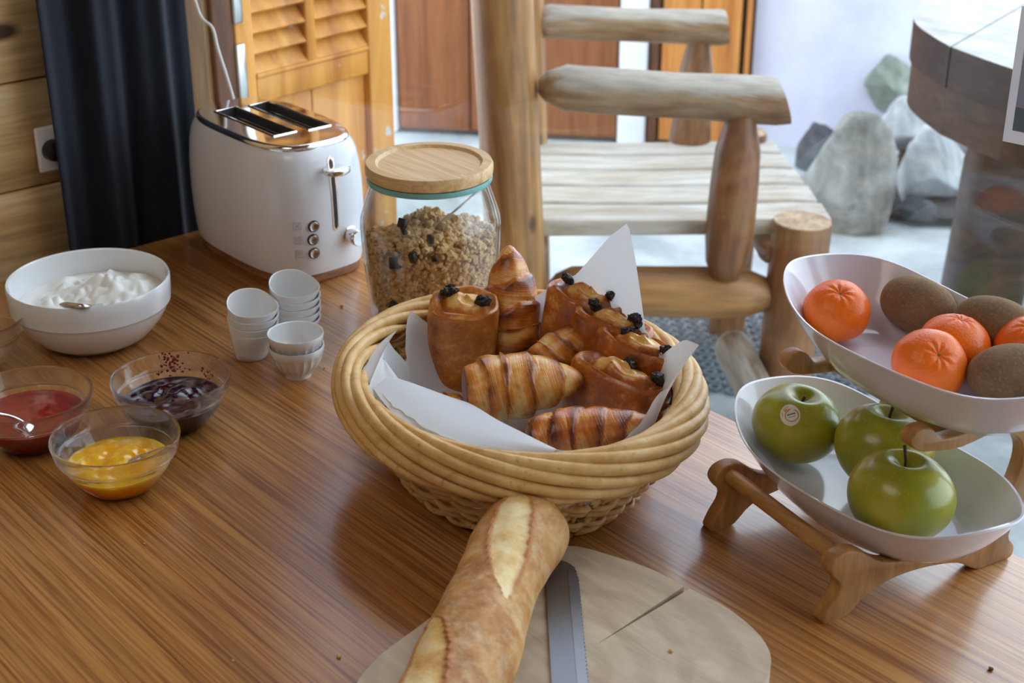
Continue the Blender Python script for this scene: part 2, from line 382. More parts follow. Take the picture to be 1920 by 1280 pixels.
def kiwi():
    b = MB('kiwi_skin'); f = b.noise(b.co((30, 30, 30)), 1, 5); g = b.noise(b.co((500, 260, 500)), 1, 3, .7)
    col = b.ramp(f, [(.3, S(112, 82, 52)), (.7, S(140, 108, 74))]); col = b.mix(b.ramp(g, [(.52, BLK), (.7, (.6,) * 3 + (1,))]), col, S(160, 134, 100))
    b.set(Base_Color=col, Roughness=.85, Sheen_Weight=.35, Sheen_Roughness=.4, Sheen_Tint=S(190, 160, 120)); b.bump(g, .5, .0012); return b.m
M['kiwi'] = kiwi()
def glass(name, col=(1, 1, 1, 1), ior=1.47):
    b = MB(name); b.set(Base_Color=col, Roughness=0.0, Transmission_Weight=1.0, IOR=ior); return b.m
M['glass'] = glass('clear_glass', (.985, .995, .99, 1))
def lighten(m, k):
    nt = m.node_tree; tr = nt.nodes.new('ShaderNodeBsdfTransparent'); mx = nt.nodes.new('ShaderNodeMixShader'); mx.inputs[0].default_value = k
    nt.links.new(nt.nodes['Principled BSDF'].outputs[0], mx.inputs[1]); nt.links.new(tr.outputs[0], mx.inputs[2]); nt.links.new(mx.outputs[0], nt.nodes['Material Output'].inputs[0])
lighten(M['glass'], .22)
def thin(name, tint, ior, kmul=1.0):
    b = MB(name); nt = b.nt; fr = b.n('ShaderNodeLayerWeight'); fr.inputs[0].default_value = .5
    t = b.n('ShaderNodeBsdfTransparent'); t.inputs[0].default_value = tint
    g = b.n('ShaderNodeBsdfGlossy'); g.inputs['Roughness'].default_value = 0.0
    f0 = ((ior - 1) / (ior + 1)) ** 2
    pw = b.n('ShaderNodeMath', operation='POWER'); pw.inputs[1].default_value = 5; b.l(fr.outputs['Facing'], pw.inputs[0])
    mu = b.n('ShaderNodeMath', operation='MULTIPLY_ADD'); mu.inputs[1].default_value = (1 - f0) * kmul; mu.inputs[2].default_value = f0 * kmul; b.l(pw.outputs[0], mu.inputs[0])
    mx = b.n('ShaderNodeMixShader'); b.l(mu.outputs[0], mx.inputs[0]); b.l(t.outputs[0], mx.inputs[1]); b.l(g.outputs[0], mx.inputs[2])
    b.l(mx.outputs[0], nt.nodes['Material Output'].inputs[0]); nt.nodes.remove(b.b); return b.m
M['teal'] = plain('teal_glass_rim', S(120, 176, 172), .1)
M['jar'] = thin('jar_glass', (.97, .985, .98, 1), 1.55, 1.2)
M['pane'] = thin('window_glass', (.985, .992, .99, 1), 1.5)
def jam(name, c1, c2, rough, sss=.3):
    b = MB(name); f = b.noise(b.co((70, 70, 70)), 1, 4, .6); b.set(Base_Color=b.ramp(f, [(.35, c1), (.68, c2)]), Roughness=rough, Specular_IOR_Level=.6, Coat_Weight=.6, Coat_Roughness=.04, Subsurface_Weight=sss, Subsurface_Scale=.02)
    b.b.inputs['Subsurface Radius'].default_value = (1, .75, .3) if sss > .5 else (1, .4, .15)
    b.bump(b.noise(b.co((130, 130, 130)), 1, 3), .25, .0015); return b.m
M['jam_red'] = jam('red_jam', S(120, 6, 14), S(158, 14, 22), .12)
M['jam_dark'] = jam('blackberry_jam', S(26, 6, 18), S(58, 10, 28), .14, 0)
M['jam_yellow'] = jam('apricot_jam', S(246, 168, 10), S(255, 198, 40), .14, .7)
M['smear'] = jam('jam_smear', S(110, 10, 40), S(140, 20, 60), .3, 0)
def yog():
    b = MB('yogurt'); f = b.noise(b.co((60, 60, 60)), 1, 3); b.set(Base_Color=S(240, 241, 238), Roughness=.28, Subsurface_Weight=.1, Subsurface_Scale=.004); b.bump(f, .15, .001); return b.m
M['yogurt'] = yog()
def gran():
    b = MB('granola'); f = b.noise(b.co((130, 130, 130)), 1, 3); g = b.noise(b.co((600, 600, 600)), 1, 2)
    col = b.ramp(f, [(.3, S(160, 110, 58)), (.48, S(200, 152, 92)), (.62, S(218, 176, 118)), (.78, S(214, 150, 70))]); col = b.mix(b.ramp(g, [(.4, (.35,) * 3 + (1,)), (.6, BLK)]), col, S(240, 214, 166))
    b.set(Base_Color=col, Roughness=.7); b.bump(g, .4, .0008); return b.m
M['granola'] = gran()
M['crumb'] = plain('bread_crumb', S(216, 176, 120), .8)
M['cable'] = plain('white_cable', S(222, 222, 224), .4)
M['sticker'] = plain('sticker_white', S(232, 228, 214), .45)
M['st_red'] = plain('sticker_red', S(176, 66, 46), .45)
M['st_orange'] = plain('sticker_orange', S(232, 160, 60), .45)
M['st_green'] = plain('sticker_green', S(60, 120, 100), .45)
def backlit(name, col):
    b = MB(name); b.set(Base_Color=col, Roughness=.5); tr = b.n('ShaderNodeBsdfTranslucent'); tr.inputs[0].default_value = col; mx = b.n('ShaderNodeMixShader'); mx.inputs[0].default_value = .4
    b.l(b.b.outputs[0], mx.inputs[1]); b.l(tr.outputs[0], mx.inputs[2]); b.l(mx.outputs[0], b.nt.nodes['Material Output'].inputs[0]); return b.m
M['photo_sky'] = backlit('card_grey_blue', S(186, 192, 214)); M['photo_low'] = backlit('card_teal_grey', S(130, 150, 160))
M['brass'] = plain('brass_screw', (.7, .52, .22, 1), .35, 1)
M['frame'] = wood('window_frame_wood', [S(104, 74, 44), S(134, 98, 60), S(152, 114, 74), S(166, 130, 88)], (26, 26, 2), .5, .25, .15)

# ------------------------------------------------------------------ room shell
ZF, ZC = -.75, 1.72
def gpt(s, z, d=0): p = GO + GT * s + GN * d; return Vector((p.x, p.y, z))
def gbox(s0, s1, d0, d1, z0, z1):          # box in the window's own axes
    V, F = box((s0, d0, z0), (s1, d1, z1)); return [gpt(v[0], v[2], v[1]) for v in V], F
struct('floor', *box((-.3, -3.4, ZF - .05), (3.6, -.0, ZF)), M['floor'])
struct('ceiling', *box((-.3, -3.4, ZC), (3.6, .6, ZC + .06)), M['ceil'])
struct('wall_right', *box((3.4, -3.4, ZF), (3.5, .5, ZC)), M['room_pl'])
struct('wall_front', *box((-.3, -3.5, ZF), (3.5, -3.4, ZC)), M['room_pl'])
wl = struct('wall_left', *box((-.16, -3.4, ZF), (-.062, -.11, ZC)), M['pine'])
SE = [-.75, -.585, -.415, -.245, -.08, .095, .236, .38, .53, .68, .84, 1.0, 1.16, 1.33, 1.5, 1.72]   # plank seams
for i in range(len(SE) - 1):
    p = build('plank', *box((-.064, -3.4, SE[i] + .0012), (-.05 - .001 * (i % 2), -.115, SE[i + 1] - .0012)), M['pine'], wl)
    bevel(p, .002, 1)
# window: timber frame, full-height pane
wf = struct('window_1', *gbox(-.02, 3.4, -.035, .035, ZF - .0, ZF + .14), M['frame'])
wf['label'] = 'full-height glazed window behind the breakfast table'
bevel(build('frame_post', *gbox(-.19, -.135, -.03, .03, ZF, 1.45), M['frame'], wf), .006)
bevel(build('frame_post', *gbox(3.34, 3.4, -.03, .03, ZF, 1.45), M['frame'], wf), .006)
bevel(build('frame_header', *gbox(-.19, 3.4, -.03, .03, 1.40, 1.47), M['frame'], wf), .006)
build('pane', *gbox(-.135, 3.34, -.002, .002, ZF + .14, 1.40), M['pane'], wf, smooth=False)
struct('wall_window', *gbox(-.3, 3.6, -.04, .12, 1.47, ZC), M['room_pl'])
struct('wall_corner', *gbox(-.42, -.19, -.1, .10, ZF, ZC), M['frame'])

# ------------------------------------------------------------------ outside: ground, house wall, doors
struct('ground', *box((-6, -.05, -.75), (6, 7, -.65)), M['ground'])
WD = Vector((math.cos(math.radians(40)), math.sin(math.radians(40)), 0)); WN = Vector((-WD.y, WD.x, 0)); WO = Vector((-.95, 2.42, 0))
def wp(x, y):                              # (along, z) on the house wall for a photo pixel
    p = on_plane(x, y, WO, WN); return (p - WO).dot(WD), p.z
def wbox(s0, s1, d0, d1, z0, z1):
    V, F = box((s0, d0, z0), (s1, d1, z1)); return [Vector((0, 0, v[2])) + WO + WD * v[0] + WN * v[1] for v in V], F
s_dl, s_dr = wp(750, 150)[0], wp(1160, 150)[0]; s_pr = wp(1214, 150)[0]; s_or = wp(1403, 150)[0]
s_end = wp(1742, 20)[0]
struct('wall_house', *wbox(-3, s_end, .02, .3, -.65, 3.6), M['lav'])
d1 = struct('door_1', *wbox(s_dl, s_dr, -.01, .02, -.64, 1.3), M['door'])
nb = 3
for i in range(nb):
    a = lerp(s_dl, s_dr, i / nb); c = lerp(s_dl, s_dr, (i + 1) / nb)
    bevel(build('board', *wbox(a + .003, c - .003, -.03, -.008, -.63, 1.29), M['door'], d1), .004)
V, F = wbox(s_dl - .075, s_dl - .004, -.035, .02, -.65, 1.35); tr = struct('trim_1', V, F, M['white_pl']); bevel(tr, .012)
tr = struct('trim_2', *wbox(s_dr + .004, s_pr, -.05, .02, -.65, 1.35), M['white_pl']); bevel(tr, .01)
d2 = struct('door_2', *wbox(s_pr, s_or + .01, -.005, .02, -.64, 1.3), M['dgap'])
s_g = wp(1384, 150)[0]; s_g2 = wp(1393, 150)[0]; s_p0 = wp(1240, 150)[0]
for a, c in ((s_p0, lerp(s_p0, s_g, .48)), (lerp(s_p0, s_g, .5), s_g), (s_g2, s_or)):
    bevel(build('panel', *wbox(a, c, -.035, -.004, -.63, 1.29), M['odoor'], d2), .005)
bevel(build('door_frame', *wbox(s_pr + .005, s_p0 - .008, -.03, -.004, -.64, 1.3), M['jamb'], d2), .004)

# open shutter standing square to the window
SO = gpt(-.13, 0, 0)
def sbox(g0, g1, o0, o1, z0, z1):          # g: outwards from the glass, o: thickness
    V, F = box((g0, o0, z0), (g1, o1, z1)); return [Vector((SO.x, SO.y, v[2])) + GN * v[0] + GT * v[1] for v in V], F
sh = thing('window_shutter', 'open orange wooden shutter with louvres above a flat panel', 'shutter', (SO.x, SO.y, -.6))
def sp(name, *a, m='shutter', bv=.003): return bevel(build(name, *sbox(*a), M[m], sh, world=True), bv)
G0, G1 = .055, .372
sp('stile', G0, G0 + .034, -.03, 0, -.6, .62); sp('stile', G1 - .052, G1, -.03, 0, -.6, .62)
sp('rail', G0 + .034, G1 - .052, -.028, -.001, .112, .153); sp('rail', G0 + .034, G1 - .052, -.028, -.001, .56, .62); sp('rail', G0 + .034, G1 - .052, -.028, -.001, -.6, -.52)
sp('mullion', .192, .212, -.028, -.001, .153, .56)
sp('panel', G0 + .034, .205, -.022, -.012, -.53, .114); sp('panel', .206, G1 - .052, -.022, -.012, -.53, .114)
sp('sill_strip', G0 + .034, G1 - .052, -.03, .002, .150, .158)
for a, c in ((G0 + .034, .192), (.212, G1 - .052)):
    for k in range(13):
        z = .170 + k * .0305
        V, F = box((a, -.017, -.0028), (c, .017, .0028)); Rm = Matrix.Rotation(math.radians(-52), 4, 'X')
        V = [Rm @ Vector(v) for v in V]; V = [Vector((SO.x, SO.y, z + v.z)) + GN * v.x + GT * (v.y - .014) for v in V]
        build('louvre', V, F, M['shutter'], sh, world=True, smooth=False)
sp('hinge', G0 - .006, G0 + .012, -.004, .008, .10, .21, m='steel'); sp('hinge', G0 - .006, G0 + .012, -.004, .008, .24, .32, m='steel')
jm = struct('trim_3', *sbox(.012, .05, -.05, .004, -.65, 1.4), M['jamb']); bevel(jm, .004)
struct('trim_4', *sbox(-.01, .34, -.2, -.08, -.65, 1.5), M['lav'])
cb = [at_ for at_ in (on_plane(357, -30, gpt(0, 0, -.035), GN), on_plane(376, 30, gpt(0, 0, -.035), GN), on_plane(398, 52, gpt(0, 0, -.03), GN), on_plane(408, 90, gpt(0, 0, -.03), GN), on_plane(424, 140, gpt(0, 0, -.03), GN), on_plane(440, 195, gpt(0, 0, -.03), GN), on_plane(452, 260, gpt(0, 0, -.03), GN))]
cb = smooth_poly(cb, 6, False); cab = build('cable', *tube(cb, .0022, 8), M['cable'])
tag(cab, 'thin white cable hanging down the window beside the orange shutter', 'cable')

# ------------------------------------------------------------------ table
def table():
    t = thing('dining_table', 'wide oak breakfast table with visible straight wood grain', 'table', (.75, -.5, ZF))
    cut = lambda x: (GC - .02 - GN.x * x) / GN.y
    poly = [(0, cut(0) - .0), (0, -.80), (.02, -.82), (1.28, -.82), (1.30, -.80)]
    poly = [(0, -1.0), (1.55, -1.0), (1.55, 0.004), (.20, .004), (0, cut(0) - .002)]
    o = build('tabletop', *prism(poly, -.032, 0), M['table'], t, world=True); bevel(o, .003)
    for x, y in ((.08, -.12), (1.47, -.08), (.08, -.92), (1.47, -.92)):
        bevel(build('leg', *box((x - .035, y - .035, ZF), (x + .035, y + .035, -.032)), M['table'], t, world=True), .004)
    return t
table()

# ------------------------------------------------------------------ curtain, socket
def curtain():
    nu, nv = 90, 40; V, F = [], []
    for i in range(nu + 1):
        u = i / nu; y = lerp(-.322, -.108, u)
        for j in range(nv + 1):
            v = j / nv; z = lerp(1.45, -.5, v)
            x = -.026 + .013 * math.sin(u * 17 + .5 * math.sin(v * 3) + 1.2 * v) * (.6 + .4 * v) + .006 * nz((u * 3, v * 4, 0)) + .004 * math.sin(u * 40 + v * 2)
            if -.06 < z < .03: x = min(x, -.008)
            V.append((min(x, -.008), y, z))
    for i in range(nu):
        for j in range(nv):
            a = i * (nv + 1) + j; F.append((a, a + nv + 1, a + nv + 2, a + 1))
    o = build('curtain', V, F, M['navy']); s = o.modifiers.new('thick', 'SOLIDIFY'); s.thickness = .0015
    return tag(o, 'dark navy curtain hanging in the corner beside the toaster', 'curtain')
curtain()
t = thing('wall_socket', 'white wall socket plate on the pine planks beside the curtain', 'socket', (-.049, -.303, .144))
bevel(build('plate', *box((0, -.031, -.030), (.008, .031, .030)), M['white_plastic'], t), .003)
V, F = lathe([(.0, 0), (.016, 0), (.018, .004), (.016, .018), (.010, .022), (0, .022)], 20)
build('plug', *xf((V, F), Matrix.Translation((.006, -.012, -.001)) @ Matrix.Diagonal((.8, .8, .8, 1)) @ Matrix.Rotation(PI / 2, 4, 'Y')), M['dark'], t)

# ------------------------------------------------------------------ toaster
def toaster():
    T = thing('toaster', 'white two-slot toaster with chrome top and wooden base', 'toaster', (.142, -.095, 0))
    A, B, E = .134, .080, .62; N = 96
    zs = [(.013, .955), (.022, .972), (.05, .992), (.085, 1.0), (.12, .992), (.145, .972), (.160, .945), (.168, .915), (.1725, .885), (.1745, .86)]
    def ring(k, z): return [(sup(2 * PI * j / N, A - (1 - k) * .105, B - (1 - k) * .105, E)) + (z,) for j in range(N)]
    build('body', *rings([ring(k, z) for z, k in zs], cap1=False), M['toaster'], T)
    build('base', *rings([ring(.915, 0.0), ring(.93, .001), ring(.93, .012), ring(.925, .014)]), M['basewood'], T)
    # chrome plate with two slots
    bm = bmesh.new(); outer = ring(.835, .181)
    slots = [(-.077, .066, -.0075 + .015 - .0, .052), (-.080, .066, -.043, 0.002 - .004)]
    slots = [(-.072, .072, .012, .044), (-.078, .066, -.036, -.004)]
    loops = [[(x, y, z) for x, y, z in outer]] + [[(a, c, .182), (b, c, .182), (b, d, .182), (a, d, .182)] for a, b, c, d in slots]
    es = []
    for lp in loops:
        vs = [bm.verts.new(p) for p in lp]; es += [bm.edges.new((vs[i], vs[(i + 1) % len(vs)])) for i in range(len(vs))]
    bmesh.ops.triangle_fill(bm, use_beauty=True, edges=es)
    me_v = [v.co.copy() for v in bm.verts]; bm.verts.index_update(); me_f = [tuple(v.index for v in f.verts) for f in bm.faces]; bm.free()
    rim = rings([ring(.868, .1735), ring(.872, .1755), ring(.868, .178), ring(.852, .1805), ring(.835, .181)], cap0=False, cap1=False)
    ct = build('chrome_top', *join((me_v, me_f), rim), M['chrome'], T)
    for a, b, c, d in slots:
        bx = box((a, c, .07), (b, d, .1819)); bx = (bx[0], [f for i, f in enumerate(bx[1]) if i != 1])
        build('slot', *bx, M['slotmetal'], T, smooth=False)
        w = [tube([(x, c + .006, .165 - .0), (x, c + .006, .08)], .0008, 5) for x in [lerp(a, b, q) for q in (.1, .23, .36, .49, .62, .75, .88)]]
        w += [tube([(a, yy, zz), (b, yy, zz)], .0009, 5) for yy in (c + .005, d - .005) for zz in (.172, .15)]
        build('guard_wires', *join(*w), M['steel'], T)
        r = .0016; build('slot_rim', *tube([(a, c, .182), (b, c, .182), (b, d, .182), (a, d, .182)], r, 6, True), M['chrome'], T)
    def surf(phi, z, out=0):
        k = interp([q[0] for q in zs], [q[1] for q in zs], z); a, b = A - (1 - k) * .105, B - (1 - k) * .105
        x, y = sup(phi, a, b, E); x2, y2 = sup(phi + .01, a, b, E); x1, y1 = sup(phi - .01, a, b, E)
        n = Vector((y2 - y1, x1 - x2, 0)).normalized(); return Vector((x, y, z)) + n * out, n
    def find(pxx, pyy):                      # surface point of the body seen at a photo pixel
        best = None
        for i in range(-160, 60):
            ph = i * .01
            for j in range(3, 33):
                z = j * .005; p, n = surf(ph, z); q = p + Vector(T.location) - CAM
                d = q.dot(LOOK); u = 960 + FPX * q.dot(RT) / d; v = 640 - FPX * q.dot(CUP) / d
                if n.dot(q) < 0:
                    e = (u - pxx) ** 2 + (v - pyy) ** 2
                    if best is None or e < best[0]: best = (e, ph, z)
        b0 = best
        for i in range(-10, 11):
            for j in range(-10, 11):
                ph, z = b0[1] + i * .001, b0[2] + j * .0005; p, n = surf(ph, z); q = p + Vector(T.location) - CAM
                d = q.dot(LOOK); e = (960 + FPX * q.dot(RT) / d - pxx) ** 2 + (640 - FPX * q.dot(CUP) / d - pyy) ** 2
                if e < best[0]: best = (e, ph, z)
        return best[1], best[2]
    p0, z0 = find(619, 295); p1, z1 = find(629, 430); pm = (p0 + p1) / 2
    def strip(w0, out, name, m, ext=0):
        pts = []
        prof = [(ph, zz) for ph, zz in []]
        L, Rr = [], []
        n = 24
        for i in range(n + 1):
            z = lerp(z1 - ext, z0 + ext, i / n); e = min(1, math.sqrt(max(0, 1 - max(0, (abs(i / n - .5) * 2 - .93) / .07) ** 2)) + .12)
            c, nn = surf(pm, z, out); tg = Vector((-nn.y, nn.x, 0))
            L.append(c - tg * w0 * e); Rr.append(c + tg * w0 * e)
        V = [q for a in zip(L, Rr) for q in a]; F = [(2 * i, 2 * i + 1, 2 * i + 3, 2 * i + 2) for i in range(n)]
        return build(name, V, F, m, T)
    strip(.0048, .0006, 'lever_track_trim', M['copper'], .002); strip(.0026, .0011, 'lever_slot', M['dark'], -.001)
    pl, zl = find(630, 316); c, nn = surf(pm, zl + .002, .012); tg = Vector((-nn.y, nn.x, 0))
    lv = lathe([(0, -.0035), (.014, -.0035), (.0165, -.002), (.0172, 0), (.0165, .0025), (.012, .0035), (0, .003)], 32)
    Mx = Matrix((tg.to_4d(), nn.to_4d(), (0, 0, 1, 0), (0, 0, 0, 1))).transposed(); Mx = Matrix.Translation(c) @ Mx.to_3x3().to_4x4() @ Matrix.Diagonal((1.08, .80, 1.3, 1))
    build('lever', *join(xf(lv, Mx), tube([c - nn * .014, c], .003, 8)), M['chrome'], T)
    for (bx_, by_) in ((588, 424), (587, 449), (589, 474)):
        ph, z = find(bx_, by_); c, nn = surf(ph, z); q = Matrix.Translation(c) @ nn.to_track_quat('Z', 'Y').to_matrix().to_4x4()
        bt = build('button', *xf(lathe([(.0062, -.001), (.0062, .002), (.0055, .003), (.0048, .0026), (0, .0026)], 24), q), M['steel'], T)
        build('button_ring', *xf(lathe([(.0062, -.001), (.0062, .0012), (.0072, .0012), (.0078, -.001)], 24, closed_prof=True), q), M['dark'], bt)
    ph, z = find(657, 441); c, nn = surf(ph, z); q = Matrix.Translation(c) @ nn.to_track_quat('Z', 'Y').to_matrix().to_4x4()
    kb = build('dial', *xf(lathe([(.0125, -.002), (.0125, .001), (.0108, .002), (.0108, .015), (.0098, .017), (0, .017)], 32), q), M['chrome'], T)
    for k, (bx_, by_) in enumerate(((557, 424), (559, 450), (561, 476))):
        ph, z = find(bx_, by_); c, nn = surf(ph, z, .0004); tg = Vector((-nn.y, nn.x, 0)); P = lambda a, b: c + tg * a + Vector((0, 0, b))
        s = .0048; L = [tube([P(-s, -s), P(s, -s), P(s, s), P(-s, s)], .0003, 4, True)]
        if k == 0: L += [tube([P(-.0025, -.0025), P(.0025, .0025)], .0003, 4), tube([P(-.0025, .0025), P(.0025, -.0025)], .0003, 4)]
        if k == 1: L += [tube([P(-.002, -.002), P(-.002, .0025), P(.0015, .0025)], .0003, 4), tube([P(.0015, -.002), P(.0015, .001)], .0003, 4)]
        if k == 2: L += [tube([P(-.0025, -.002), P(-.0025, .002)], .0003, 4), tube([P(0, -.002), P(0, .002)], .0003, 4), tube([P(.0025, -.002), P(.0025, .002)], .0003, 4)]
        build('button_icon', *join(*L), M['icon'], T)
toaster()

# ------------------------------------------------------------------ granola jar
JX, JY = .453, -.077
def jar():
    J = thing('storage_jar', 'tall glass storage jar with round bamboo lid', 'jar', (JX, JY, 0))
    out = [(0, 0), (.060, 0), (.070, .003), (.074, .012), (.0775, .05), (.0815, .10), (.0825, .124), (.0815, .134), (.0765, .15), (.0705, .168), (.069, .174), (.0715, .178), (.0715, .183)]
    inn = [(.066, .183), (.066, .174), (.068, .166), (.0735, .149), (.0785, .133), (.0795, .124), (.0785, .10), (.0745, .05), (.071, .014), (.066, .008), (0, .007)]
    build('glass_body', *lathe(out + inn, 72), M['jar'], J)
    lid = [(0, .184), (.070, .184), (.0735, .1865), (.0742, .190), (.0742, .196), (.0725, .2), (.062, .2), (.0605, .198), (.059, .1965), (0, .1965)]
    build('lid', *lathe(lid, 72), M['bamboo'], J)
    build('lid_seal', *lathe([(.060, .178), (.0725, .178), (.0732, .181), (.0725, .1845), (.060, .1845)], 48, closed_prof=True), M['teal'], J)
jar()
def granola():
    V, F = [], []
    prof = [(.0, .0085), (.058, .0085), (.0645, .016), (.068, .05), (.0710, .09), (.0690, .102), (.05, .110), (0, .112)]
    b = lathe(prof, 40); V, F = list(b[0]), list(b[1])
    iv, jf = ico(1)
    rnd = random.Random(3)
    def rad(z): return interp([.01, .05, .10, .124], [.0685, .0735, .0772, .0785], z)
    def top(x, y): return .113 + .014 * nz((x, y, 0), 22, 3) + .012 * math.sin(x * 30 + 1) * math.cos(y * 25) - .06 * (y * .6 + .4 * x - .0)
    for k in range(2900):
        if k < 1900:
            z = rnd.uniform(.012, .112); t = rnd.uniform(0, 2 * PI); r = rad(z) - rnd.uniform(.003, .0065); x, y = r * math.cos(t), r * math.sin(t)
            if z > top(x, y): continue
        else:
            r = .073 * math.sqrt(rnd.random()); t = rnd.uniform(0, 2 * PI); x, y = r * math.cos(t), r * math.sin(t); z = top(x, y) + rnd.uniform(-.004, .003)
        s = rnd.uniform(.0018, .0046) if rnd.random() < .85 else rnd.uniform(.005, .007)
        if k >= 1900: s *= 1.15
        sx, sy, sz = s * rnd.uniform(.8, 1.3), s * rnd.uniform(.7, 1.2), s * rnd.uniform(.5, .9)
        rm = Matrix.Rotation(rnd.uniform(0, 6), 3, Vector((rnd.random() - .5, rnd.random() - .5, rnd.random() - .5)).normalized())
        n = len(V)
        for v in iv:
            q = rm @ Vector((v.x * sx, v.y * sy, v.z * sz)); q *= 1 + .35 * nz(v, 1.7, k * .37); q += Vector((x, y, z))
            rr = math.hypot(q.x, q.y); lim = rad(min(max(q.z, .01), .124))
            if rr > lim: q.x *= lim / rr; q.y *= lim / rr
            q.z = max(q.z, .0082)
            V.append(q)
        F += [tuple(i + n for i in f) for f in jf]
    o = build('granola', V, F, M['granola'], loc=(JX, JY, 0), smooth=False)
    tag(o, 'crumbly golden granola filling the glass jar', 'granola', kind='stuff')
granola()
def facing(px_, py_, R, cx, cy):           # point on a vertical cylinder seen at a pixel
    r = ray(px_, py_); d = Vector((r.x, r.y)); o = Vector((CAM.x - cx, CAM.y - cy)); a = d.dot(d); b = 2 * o.dot(d); c = o.dot(o) - R * R
    t = (-b - math.sqrt(max(0, b * b - 4 * a * c))) / (2 * a); return CAM + r * t
for (x, y, s, wh) in ((776, 480, .0062, 'square dark chocolate chunk at the middle front of the granola'), (741, 492, .007, 'large dark chocolate chunk left of the square one in the granola'), (755, 418, .0055, 'upper dark chocolate chunk near the granola surface, left side'), (815, 484, .004, 'small chocolate sliver right of the square chunk in the granola'), (738, 573, .005, 'lowest chocolate chunk in the granola, near the basket rim'), (757, 432, .0045, 'small chocolate chunk just under the upper one in the granola'), (807, 448, .005, 'chocolate chunk in the granola beside the slanting spoon handle')):
    p = facing(x, y, .0755, JX, JY); o = build('chocolate_chunk', *box((-s, -s * .6, -s), (s, s * .6, s * .9)), M['choc'], loc=p); bevel(o, .0008, 1)
    o.rotation_euler = (random.uniform(-.4, .4), random.uniform(-.4, .4), random.uniform(0, 3))
    tag(o, wh, 'chocolate', 'chocolate chunks in the granola')
a, b_ = above(905, 352, (JX, JY)), facing(760, 462, .055, JX, JY)
o = thing('spoon', 'thin steel spoon handle slanting inside the granola jar', 'spoon', b_)
hp = [b_, lerp(b_, a, .5) + Vector((0, 0, -.003)), a]
hp = [Vector((JX + (q.x - JX) * min(1, .06 / max(.001, math.hypot(q.x - JX, q.y - JY))), JY + (q.y - JY) * min(1, .06 / max(.001, math.hypot(q.x - JX, q.y - JY))), min(q.z, .172))) for q in hp]
build('handle', *tube(smooth_poly(hp, 8, False), .0013, 8), M['steel'], o, world=True)
build('spoon_bowl', *xf((lambda i: i)(ico(2)), Matrix.Translation(hp[0] + Vector((-.004, -.006, -.012))) @ Matrix.Diagonal((.010, .006, .014, 1))), M['steel'], o, world=True)

# ------------------------------------------------------------------ yogurt bowl, jam bowls
def spoon_vf(L=.13, r=.0022, bowl=True):
    parts = [tube([(0, 0, 0), (L * .4, 0, .002), (L, 0, 0)], [r, r * .85, r * 1.35], 10)]
    return parts[0]
yb = thing('serving_bowl', 'large white porcelain bowl with a ridge around it', 'bowl', (.233, -.4085, 0))
prof = [(0, 0), (.050, 0), (.058, .002), (.07, .012), (.084, .032), (.0895, .044), (.0905, .048), (.0928, .050), (.0938, .066), (.094, .080), (.0928, .0825), (.0905, .081), (.0895, .066), (.0875, .048), (.08, .030), (.065, .013), (.05, .007), (0, .006)]
build('bowl_wall', *lathe([(r * .985, z * .92) for r, z in prof], 80), M['porcelain'], yb)
def lumps(R, n, h):
    V, F = [(0, 0, h(0, 0))], []
    m = 64
    for i in range(1, n + 1):
        for j in range(m):
            r = R * i / n; t = 2 * PI * j / m; x, y = r * math.cos(t), r * math.sin(t); V.append((x, y, h(x, y)))
    for j in range(m): F.append((0, 1 + j, 1 + (j + 1) % m))
    for i in range(n - 1):
        for j in range(m):
            a = 1 + i * m; b = a + m; F.append((a + j, b + j, b + (j + 1) % m, a + (j + 1) % m))
    return V, F
hy = lambda x, y: .0475 + 1.7 * (.009 * max(0, nz((x, y, 0), 34, 1)) + .005 * abs(nz((x, y, 0), 70, 4)) + .010 * math.exp(-((x - .01) ** 2 + (y - .03) ** 2) / .0012) + .004 * nz((x, y, 0), 16, 9)) * (1 - (math.hypot(x, y) / .088) ** 4) + .004 * (x * 5 + y * 5)
V, F = lumps(.0862, 44, hy)
tag(build('yogurt', V, F, M['yogurt'], loc=(.233, -.4085, 0)), 'thick white yogurt swirled in the large white bowl', 'yogurt')
p0 = at(112, 571, .0775); p1 = at(158, 575, .0785)
sp_ = thing('spoon', 'steel spoon tip showing over the white yogurt bowl rim', 'spoon', p0)
dv = (p1 - p0).normalized()
q1 = at(176, 575, .068); q2 = at(190, 572, .052)
V, F = tube(smooth_poly([p0, lerp(p0, p1, .4), p1, q1, q2], 5, False), [.0012, .002, .0028] + [.0036 - .00006 * i for i in range(18)], 10)
build('handle', V, F, M['steel'], sp_, world=True)

